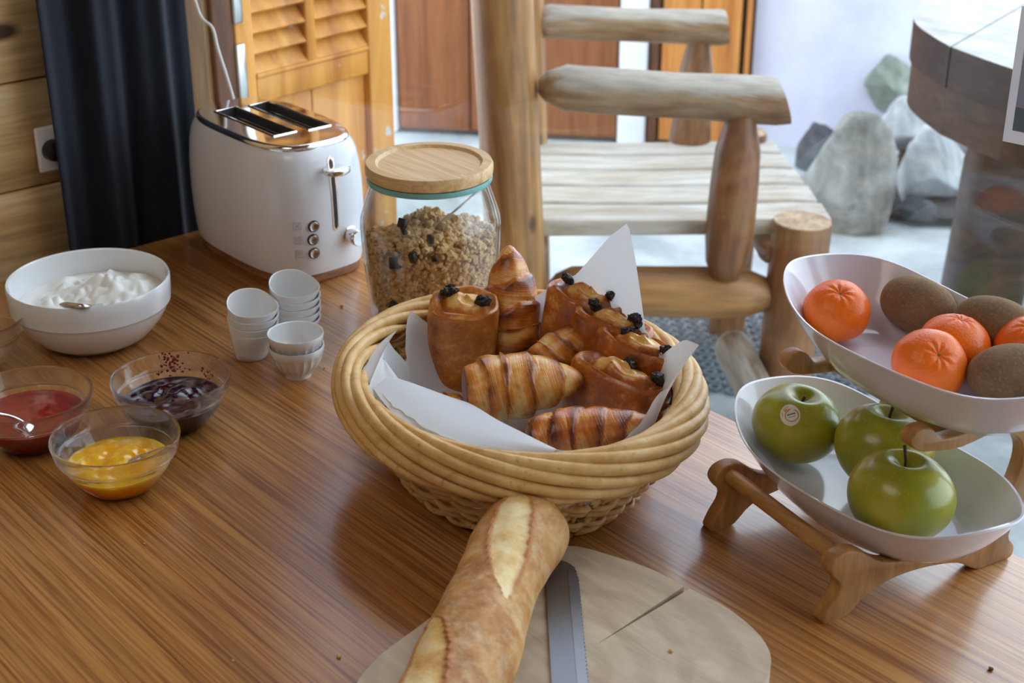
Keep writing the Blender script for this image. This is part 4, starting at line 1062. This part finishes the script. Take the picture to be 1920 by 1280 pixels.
def sticker():
    r = ray(1481, 777); oc = CAM - A1; b = oc.dot(r.normalized()); R = .0428
    disc = b * b - (oc.dot(oc) - R * R); p = CAM + r.normalized() * (-b - math.sqrt(max(disc, 0)))
    n = (p - A1).normalized(); up_ = Vector((0, 0, 1)); x = up_.cross(n).normalized(); y = n.cross(x)
    x, y = x * math.cos(.5) + y * math.sin(.5), -x * math.sin(.5) + y * math.cos(.5)
    mi = a1.matrix_basis.inverted()
    inv = (Matrix.Translation(A1) @ a1.rotation_euler.to_matrix().to_4x4()).inverted()
    bm = bmesh.new(); bm.from_mesh(a1.data)
    from mathutils.bvhtree import BVHTree
    bv = BVHTree.FromBMesh(bm); bm.free()
    def on(u, v, h):
        q = p + x * u + y * v; o = inv @ (q + n * .02); d = inv.to_3x3() @ (-n)
        hit, nn, _, _ = bv.ray_cast(o, d)
        return (hit + nn * h) if hit else inv @ (q + n * h)
    def disc_(a, b, h, rows=4, m=28, cu=0, cv=0):
        V = [on(cu, cv, h)]; F = []
        for i in range(1, rows + 1):
            for j in range(m): t = 2 * PI * j / m; V.append(on(cu + a * i / rows * math.cos(t), cv + b * i / rows * math.sin(t), h))
        F += [(0, 1 + j, 1 + (j + 1) % m) for j in range(m)]
        for i in range(rows - 1):
            for j in range(m): a0 = 1 + i * m; F.append((a0 + j, a0 + m + j, a0 + m + (j + 1) % m, a0 + (j + 1) % m))
        return V, F
    def line(pts, w, h): return tube([on(u, v, h) for u, v in pts], w, 4)
    s = build('sticker', *disc_(.0088, .0105, .0003), M['sticker'], a1); s['label'] = 'small white oval sticker with a red ring emblem'
    arc = [(.0058 * math.cos(t) + .0012, .0056 * math.sin(t) - .001) for t in [math.radians(130 + 280 * i / 30) for i in range(31)]]
    build('ring_emblem', *line(arc, .00038, .0004), M['st_red'], s)
    pet = [line([(-.002 + .0002 * q, .0035), (-.004 + .0019 * q, .0066 - .0006 * abs(q - 1))], .0006, .0004) for q in range(4)]
    build('leaf_emblem', *join(*pet), M['st_orange'], s)
    build('print_lines', *join(line([(-.0026, .0003), (.0046, .0003)], .0007, .0003), line([(-.002, -.0022), (.004, -.0022)], .0003, .0003)), M['st_green'], s)
    build('edge_print', *join(*[line([(-.0068 * math.cos(t), .0082 * math.sin(t)), (-.0068 * math.cos(t + .12), .0082 * math.sin(t + .12))], .0003, .0003) for t in (.1, .3, .9, 1.1, 1.3, 1.5)]), M['dark'], s)
sticker()
def clementine(c, R, label, tilt, seed=0):
    prof = []
    for i in range(33):
        t = PI * i / 32; r = math.sin(t) ** .95; z = -math.cos(t) * .83
        z -= .10 * math.exp(-(r / .16) ** 2) * (1 if z > 0 else -.6); prof.append((r * R, z * R))
    def mod(r, z, t): return r * (1 + .012 * math.cos(3 * t + seed) + .008 * math.cos(7 * t + seed)), z + (.02 * R * math.cos(9 * t) * math.exp(-((r / R - .25) / .2) ** 2) if z > 0 else 0)
    o = build('clementine', *lathe(prof, 48, mod), M['clem'], loc=c); o.rotation_euler = tilt; tag(o, label, 'clementine', 'clementines in the upper bowl')
    build('stem_scar', *xf(ico(1), Matrix.Translation((0, 0, .725 * R)) @ Matrix.Diagonal((.0022, .0022, .001, 1))), M['scar'], o)
ZU = .1635
clementine(at(1569, 582, ZU + .026), .0305, 'lone clementine at the left end of the upper bowl', (.35, .25, .2), 1)
clementine(at(1790, 645, ZU + .026), .0305, 'clementine with dimpled top, behind the frontmost clementine', (-.1, .1, 0), 2)
clementine(at(1742, 684, ZU + .026), .0315, 'frontmost clementine, half hidden by the upper bowl rim', (.7, .35, .6), 3)
clementine(at(1928, 650, ZU + .026), .0295, 'clementine cut off by the right edge of the photo', (.3, .1, 0), 4)
def kiwi_(c, L, R, ang, label, seed=0, pitch=0):
    rs = []; NT, NA = 40, 40
    for i in range(NT + 1):
        u = i / NT; x = -math.cos(PI * u); r = math.sin(PI * u) ** .85
        rs.append([(x * L, R * r * math.cos(2 * PI * j / NA) * (1 + .02 * nz((x, j * .1, 0), 2, seed)), R * .94 * r * math.sin(2 * PI * j / NA)) for j in range(NA)])
    o = build('kiwi', *rings(rs), M['kiwi'], loc=c); o.rotation_euler = (0, pitch, ang); tag(o, label, 'kiwi', 'kiwis in the upper bowl')
    build('stem_end', *xf(ico(1), Matrix.Translation((L * .985, 0, 0)) @ Matrix.Diagonal((.002, .004, .004, 1))), M['scar'], o)
ra = math.atan2(RT.y, RT.x)
kiwi_(at(1723, 574, ZU + .026), .0365, .0275, ra - .75, 'brown fuzzy kiwi beside the lone clementine', 1, .15)
kiwi_(at(1866, 612, ZU + .030), .0375, .0275, ra - .55, 'brown fuzzy kiwi behind the dimpled clementine', 2, .1)
kiwi_(at(1895, 700, ZU + .024), .0370, .0265, ra + .25, 'brown fuzzy kiwi at the front rim, low in the upper bowl', 3)

# ------------------------------------------------------------------ crumbs on the table
iv, jf = ico(1)
for q, (x, y, s, z, where) in enumerate(((641, 574, .0022, 0, 'beside the jar'), (635, 1232, .0020, 0, 'left of the cutting board'), (608, 690, .0012, 0, 'between the mini bowls and basket'), (430, 647, .0012, 0, 'in front of the cup stack'), (1258, 1222, .0018, BZ, 'on the cutting board'), (271, 1020, .0012, 0, 'in front of the orange yellow jam'), (1858, 1255, .0018, 0, 'at the right front corner of the photo'), (437, 1239, .0010, 0, 'near the lower left of the photo'))):
    o = build('crumb', [Vector((v.x * s * 1.3, v.y * s, (v.z + .8) * s * .8)) * (1 + .3 * nz(v, 2, q)) for v in iv], jf, M['crumb'] if q != 6 else M['scar'], loc=at(x, y, z), smooth=False)
    o.location.z = z; tag(o, 'tiny pale bread crumb ' + where if q != 6 else 'tiny brown crumb ' + where, 'crumb', 'crumbs on the table')

# ------------------------------------------------------------------ log chair outside
def logmesh(L, rads, n=24, wob=.03, seed=0, flat_top=None, dip=0):
    rs = []; m = len(rads) - 1
    for i, (u, r) in enumerate(rads):
        row = []
        for j in range(n):
            a = 2 * PI * j / n; q = r * (1 + wob * nz((math.cos(a) * 1.2, math.sin(a) * 1.2, u * L * 6), 1, seed))
            row.append((q * math.cos(a), q * math.sin(a), u * L))
        rs.append(row)
    return rings(rs)
CH0 = Vector((-.102, .615, -.2)); CA = math.radians(51)
CHU = Vector((math.cos(CA), math.sin(CA), 0)); CHV = Vector((-math.sin(CA), math.cos(CA), 0))
def chair():
    T = thing('log_armchair', 'rustic log armchair with weathered slatted seat outside the window', 'chair', (CH0.x, CH0.y, -.65), CA)
    Z = .45
    MLS = {}
    def log(name, p0, p1, rads, m, seed=0, up=None, squash=1):
        p0, p1 = Vector(p0) + Vector((0, 0, Z)), Vector(p1) + Vector((0, 0, Z)); d = p1 - p0
        o = build(name, *logmesh(d.length, rads, seed=seed), M[m], T)
        ml = Matrix.Translation(p0) @ d.to_track_quat('Z', 'X').to_matrix().to_4x4(); o.matrix_local = ml; MLS[o.name] = ml; return o
    R = lambda r, a=1, b=1: [(0, r * .8), (.01, r), (.3, r * 1.02), (.6, r * a), (.99, r * b), (1, r * b * .8)]
    log('rear_post', (-.042, 0, -.45), (-.092, 0, .56), R(.0525), 'log', 1); log('rear_post', (-.015, .49, -.45), (-.045, .49, .56), R(.05), 'log', 2)
    arm = [(0, .012), (.03, .026), (.11, .040), (.3, .0415), (.55, .041), (.8, .042), (.955, .0435), (1, .040)]
    for v, z0, z1, k in ((-.012, .252, .222, 1), (.49, .250, .232, .86)):
        o = log('armrest', (-.022, v, z0), (.405 if v < .2 else .385, v, z1), [(u, r * k) for u, r in arm], 'log_grey', 3)
        wv = []
        for vv in o.data.vertices:                 # worn flat top with a dip, slanted front cut
            w = MLS[o.name] @ vv.co; u = (w.x + .022) / .42; zc = Z + lerp(z0, z1, u); lim = zc + .041 * k - .009 * math.sin(PI * min(1, max(0, u)))
            if w.z > lim and u > .1: w.z = lerp(lim, w.z, .25)
            if u > .93: w.x += (zc - w.z) * .32 * (u - .93) / .07
            vv.co = MLS[o.name].inverted() @ w
            wv.append(max(-.6, min(.6, (w.z - zc) / .035 * .62 - .12)))
        wa = o.data.attributes.new('worn', 'FLOAT', 'POINT'); wa.data.foreach_set('value', wv)
        log('arm_support', (.318, v - .012 if v < .2 else v, -.108 if v < .2 else -.1), (.330, v - .012 if v < .2 else v, z1 - .02), [(0, .012), (.03, .026), (.12, .038), (.3, .044), (.6, .043 * k), (.8, .040 * k), (.92, .030 * k), (1, .024 * k)], 'log_dark', 4)
    for (u0, v, r, top) in ((.452, -.015, .0535, .001), (.437, .49, .044, .012)):
        o = log('front_leg', (u0 - .012, v, -.45), (u0 + .002, v, top), [(0, r * .9), (.5, r * .95), (.985, r), (1, r * .97)], 'log_dark', 5)
        build('sawn_end', *lathe([(0, 0), (r * .95, 0), (r * .95, .0015), (0, .002)], 28), M['cutend'], o, loc=(0, 0, 0)).matrix_local = Matrix.Translation((0, 0, (Vector((u0 + .002, v, top)) - Vector((u0 - .012, v, -.45))).length - .0005))
    st = [(0, .015), (.03, .030), (.1, .044), (.4, .047), (.75, .048), (.88, .044), (.97, .030), (1, .026)]
    log('stretcher', (.0, -.002, -.132), (.415, -.01, -.142), st, 'log', 6); log('stretcher', (.0, .49, -.132), (.415, .49, -.14), st, 'log', 7)
    log('cross_rail', (.41, -.02, -.06), (.41, .50, -.06), [(0, .02), (.05, .03), (.95, .03), (1, .02)], 'log_dark', 8)
    log('cross_rail', (-.03, 0, -.06), (-.03, .49, -.06), [(0, .02), (.05, .03), (.95, .03), (1, .02)], 'log', 9)
    log('back_rail', (-.08, 0, .44), (-.05, .49, .44), [(0, .03), (.05, .038), (.95, .038), (1, .03)], 'log', 10)
    log('foot_log', (.335, .02, -.235), (.43, -.13, -.40), [(0, .008), (.02, .020), (.06, .031), (.15, .036), (.9, .036), (1, .03)], 'log_grey', 11); fl_ = COL.objects[-1]; wa = fl_.data.attributes.new('worn', 'FLOAT', 'POINT'); wa.data.foreach_set('value', [.3] * len(fl_.data.vertices))
    vs = [0.0, .103, .203, .300, .394, .485]
    for i in range(5):
        u1 = .512 - i * .004; V, F = box((-.02 if i else -.0, vs[i] + .004, Z - .030), (u1, vs[i + 1] - .004, Z - .002))
        nsub = 10
        P = []; rs = []
        for k in range(nsub + 1):
            u = lerp(-.02, u1, k / nsub); dz = -.004 * math.sin(PI * k / nsub) + (-.004 if k == nsub else 0)
            a, b = vs[i] + .004 + .0012 * nz((k, i, 0), .7), vs[i + 1] - .004 + .0012 * nz((k, i, 5), .7)
            rs.append([(u, a, Z - .030), (u, b, Z - .030), (u, b, Z - .009 + dz), (u, b - .006, Z - .001 + dz), (u, a + .006, Z - .001 + dz), (u, a, Z - .009 + dz)])
        s = build('seat_slat', *rings(rs), M['slat'], T)
        for q in (.3, .7): build('nail', *xf(ico(1), Matrix.Translation((u1 - .05, lerp(vs[i], vs[i + 1], q), Z - .0035)) @ Matrix.Diagonal((.0035, .0035, .0015, 1))), M['dark'], s)
chair()

# ------------------------------------------------------------------ outdoor table, stones, mat
def out_table():
    T = thing('outdoor_table', 'heavy rustic outdoor table with thick rounded plank top', 'table', (.75, 1.75, -.65))
    zt = .1
    sd = (at(1920, 9, zt) - at(1783, 88, zt)); sd.z = 0; sd.normalize(); pn = Vector((-sd.y, sd.x, 0))
    o = at(1783, 88, zt)
    loc = lambda p: ((p - o).dot(sd), (p - o).dot(pn))
    rim = [loc(at(x, y, zt)) for x, y in ((1900, 130), (1839, 109), (1783, 88), (1745, 65), (1722, 48), (1714, 32), (1722, 12), (1738, -6), (1775, -22))]
    # left plank (beyond the seam) and right plank (towards the window)
    far = [p for p in rim if p[1] >= -.001]; near = [p for p in rim if p[1] <= .001]
    L = 1.3
    nearp = smooth_poly([near[0]] + near[1:], 4, False); farp = smooth_poly(far, 4, False)
    np_ = [(p.x, p.y) for p in nearp]; np_[-1] = (0, 0); 
    e = np_[0]; slope = (e[1] - np_[4][1]) / (e[0] - np_[4][0] + 1e-6)
    polyN = np_ + [(L, 0), (L, -.66), (.55, -.68), (.2, -.63), (.03, -.54), (-.07, -.43), (-.11, -.33), (-.118, -.25), (-.11, -.19)]
    fp = [(p.x, p.y) for p in farp]; fp[0] = (0, 0); q = fp[-1]
    polyF = fp + [(q[0] + .3, q[1] + .03), (L, q[1] + .03), (L, 0)]
    def slab(name, poly, z0, z1, m, inset=0, gap=0, top=None):
        V, F = prism(poly, z0, z1)
        V = [o + sd * (v[0] + inset) + pn * (v[1] + gap) + Vector((0, 0, v[2] - o.z)) for v in V]
        fm = [0] * len(F); 
        if top: fm[1] = 1
        ob = build(name, V, F, M[m], T, world=True, smooth=False, mats=[M[top]] if top else None, fm=fm); return ob
    slab('top_plank', polyN, zt - .075, zt, 'tside', 0, -.0012, 'ttop'); slab('top_plank', polyF, zt - .075, zt, 'tside', 0, .0012, 'ttop')
    slab('under_plank', [(x + .004, y * .98) for x, y in polyN], zt - .16, zt - .076, 'tbrown'); slab('under_plank', [(x + .004, y * .98) for x, y in polyF], zt - .16, zt - .076, 'tbrown')
    sc = at(1876, 223, zt - .125)
    build('screw_head', *xf(ico(2), Matrix.Translation(sc) @ Matrix.Diagonal((.008, .008, .008, 1))), M['brass'], T, world=True)
    # stout leg
    p_top = on_plane(1905, 262, at(1905, 262, zt - .19), FWD); a = at(1905, 262, -.075); b_ = at(1822, 545, -.64)
    b_ = at(1838, 560, -.62)
    d = b_ - a
    def leg(a, b, w0, w1, name='leg'):
        rs = []
        for i, (u, k) in enumerate(((0, .80), (.04, .92), (.12, 1), (.5, 1.02), (1, 1.06))):
            c = lerp(a, b, u); w = lerp(w0, w1, u) * k; rs.append([c + RT * x + FWD * y for x, y in [(sup(2 * PI * j / 20, w / 2, w / 2, .7)) for j in range(20)]])
        build(name, *rings(rs), M['tbrown'], T, world=True)
    leg(a, b_, .16, .165)
    leg(a + sd * .55 - pn * .3, b_ + sd * .65 - pn * .3, .16, .165)
out_table()
def table_foot():
    pass
def stone(px_, py_, w, h, dep, mat, label, seed, lift=0, rot=0, base=None):
    w *= 1.22; h *= 1.08
    g = at(px_, py_, -.65 + lift); iv_, jf_ = ico(4); V = []
    rnd = random.Random(seed); pl = [(Vector((rnd.gauss(0, 1), rnd.gauss(0, 1), rnd.gauss(0, .8))).normalized(), rnd.uniform(.58, .86)) for _ in range(15)]
    for v in iv_:
        q = v.copy()
        for n_, dd in pl:
            k = q.dot(n_)
            if k > dd: q -= n_ * (k - dd) * .92
        q *= 1 + .05 * nz(v, 3, seed) + .02 * nz(v, 9, seed)
        V.append((q.x * w * (1 - .22 * q.z), q.y * dep, q.z * h))
    o = build('boulder', V, jf_, M[mat], loc=(g.x, g.y, g.z + h * .78)); o.rotation_euler.z = AZ + rot
    return tag(o, label, 'stone', 'stones piled by the house wall')
stone(1590, 425, .125, .165, .11, 'stone', 'largest tall grey boulder, nearest the seat corner', 11, rot=.1)
stone(1735, 385, .115, .115, .10, 'stone2', 'pale angular boulder right of the largest one', 12, lift=.01, rot=.4)
stone(1704, 275, .10, .075, .1, 'stone2', 'pale rounded boulder resting above the others', 13, lift=.10, rot=-.2)
stone(1668, 200, .08, .085, .07, 'stone3', 'greenish stone leaning on the lavender wall', 14, lift=.14)
stone(1752, 315, .11, .06, .1, 'stone4', 'dark stone sunk between the pale boulders', 15, lift=.0)
stone(1825, 275, .09, .06, .08, 'stone2', 'pale stone under the rustic table edge', 16, lift=.1)
stone(1716, 415, .055, .035, .05, 'stone4', 'small grey stone in front of the pale angular boulder', 17)
stone(1622, 262, .05, .028, .04, 'pink', 'pinkish terracotta lump between boulder and wall', 18, lift=.11)
stone(1786, 385, .03, .02, .03, 'pink', 'tiny pinkish stone beside the dark one', 19, lift=.0)
stone(1545, 340, .07, .10, .07, 'stone4', 'brownish dark stone behind the largest boulder', 20)
pb = at(1738, 362, -.65)
V, F = lumps(.28, 20, lambda x, y: .09 * math.exp(-(x * x + y * y) / .09) + .02 * nz((x, y, 0), 12))
V = [(v[0], v[1], v[2] - .012) for v in V]
tag(build('soil_mound', V, F, M['soil'], loc=(pb.x, pb.y, -.65)), 'dark soil heaped under the stones by the wall', 'soil', kind='stuff')
def mat_():
    a, b, c = at(1235, 660, -.645), at(1400, 545, -.645), at(1470, 660, -.645)
    o = (b + a) / 2; V, F = [], []
    ex = CHU; ey = CHV; cen = at(1340, 640, -.645)
    step = .034; W_ = []
    for i in range(-9, 10):
        for j in range(-7, 8):
            p = cen + ex * (i * step) + ey * (j * step + (step / 2 if i % 2 else 0)); n = 8; r = .0122
            W_.append(tube([p + (ex * math.cos(2 * PI * q / n) + ey * math.sin(2 * PI * q / n)) * r for q in range(n)], .0052, 5, True))
    ob = build('door_mat', [v - cen for v in join(*W_)[0]], join(*W_)[1], M['rubber'], loc=cen)
    ob.location.z = -.6455
    return tag(ob, 'grey rubber ring mat on the ground under the log chair', 'mat')
mat_()

# ------------------------------------------------------------------ card stuck to the window
def card():
    q0 = on_plane(1880, 264, gpt(0, 0, -.004), GN); T = thing('photo_card', 'white bordered photo card stuck on the window at the right edge', 'card', q0)
    top = on_plane(1920, 18, gpt(0, 0, -.004), GN); h = .125; w = .17
    P = lambda s, z, d: q0 + GT * s + Vector((0, 0, z)) - GN * d
    def pane(name, s0, s1, z0, z1, d, m):
        V, F = box((s0, 0, z0), (s1, .0006, z1)); build(name, [P(v[0], v[2], d + v[1]) for v in V], F, M[m], T, world=True, smooth=False)
    pane('border', 0, w, 0, h, 0, 'paper'); pane('picture', .008, w - .008, .034, h - .008, .0006, 'photo_sky'); pane('picture_ground', .008, w - .008, .012, .034, .0006, 'photo_low')
card()
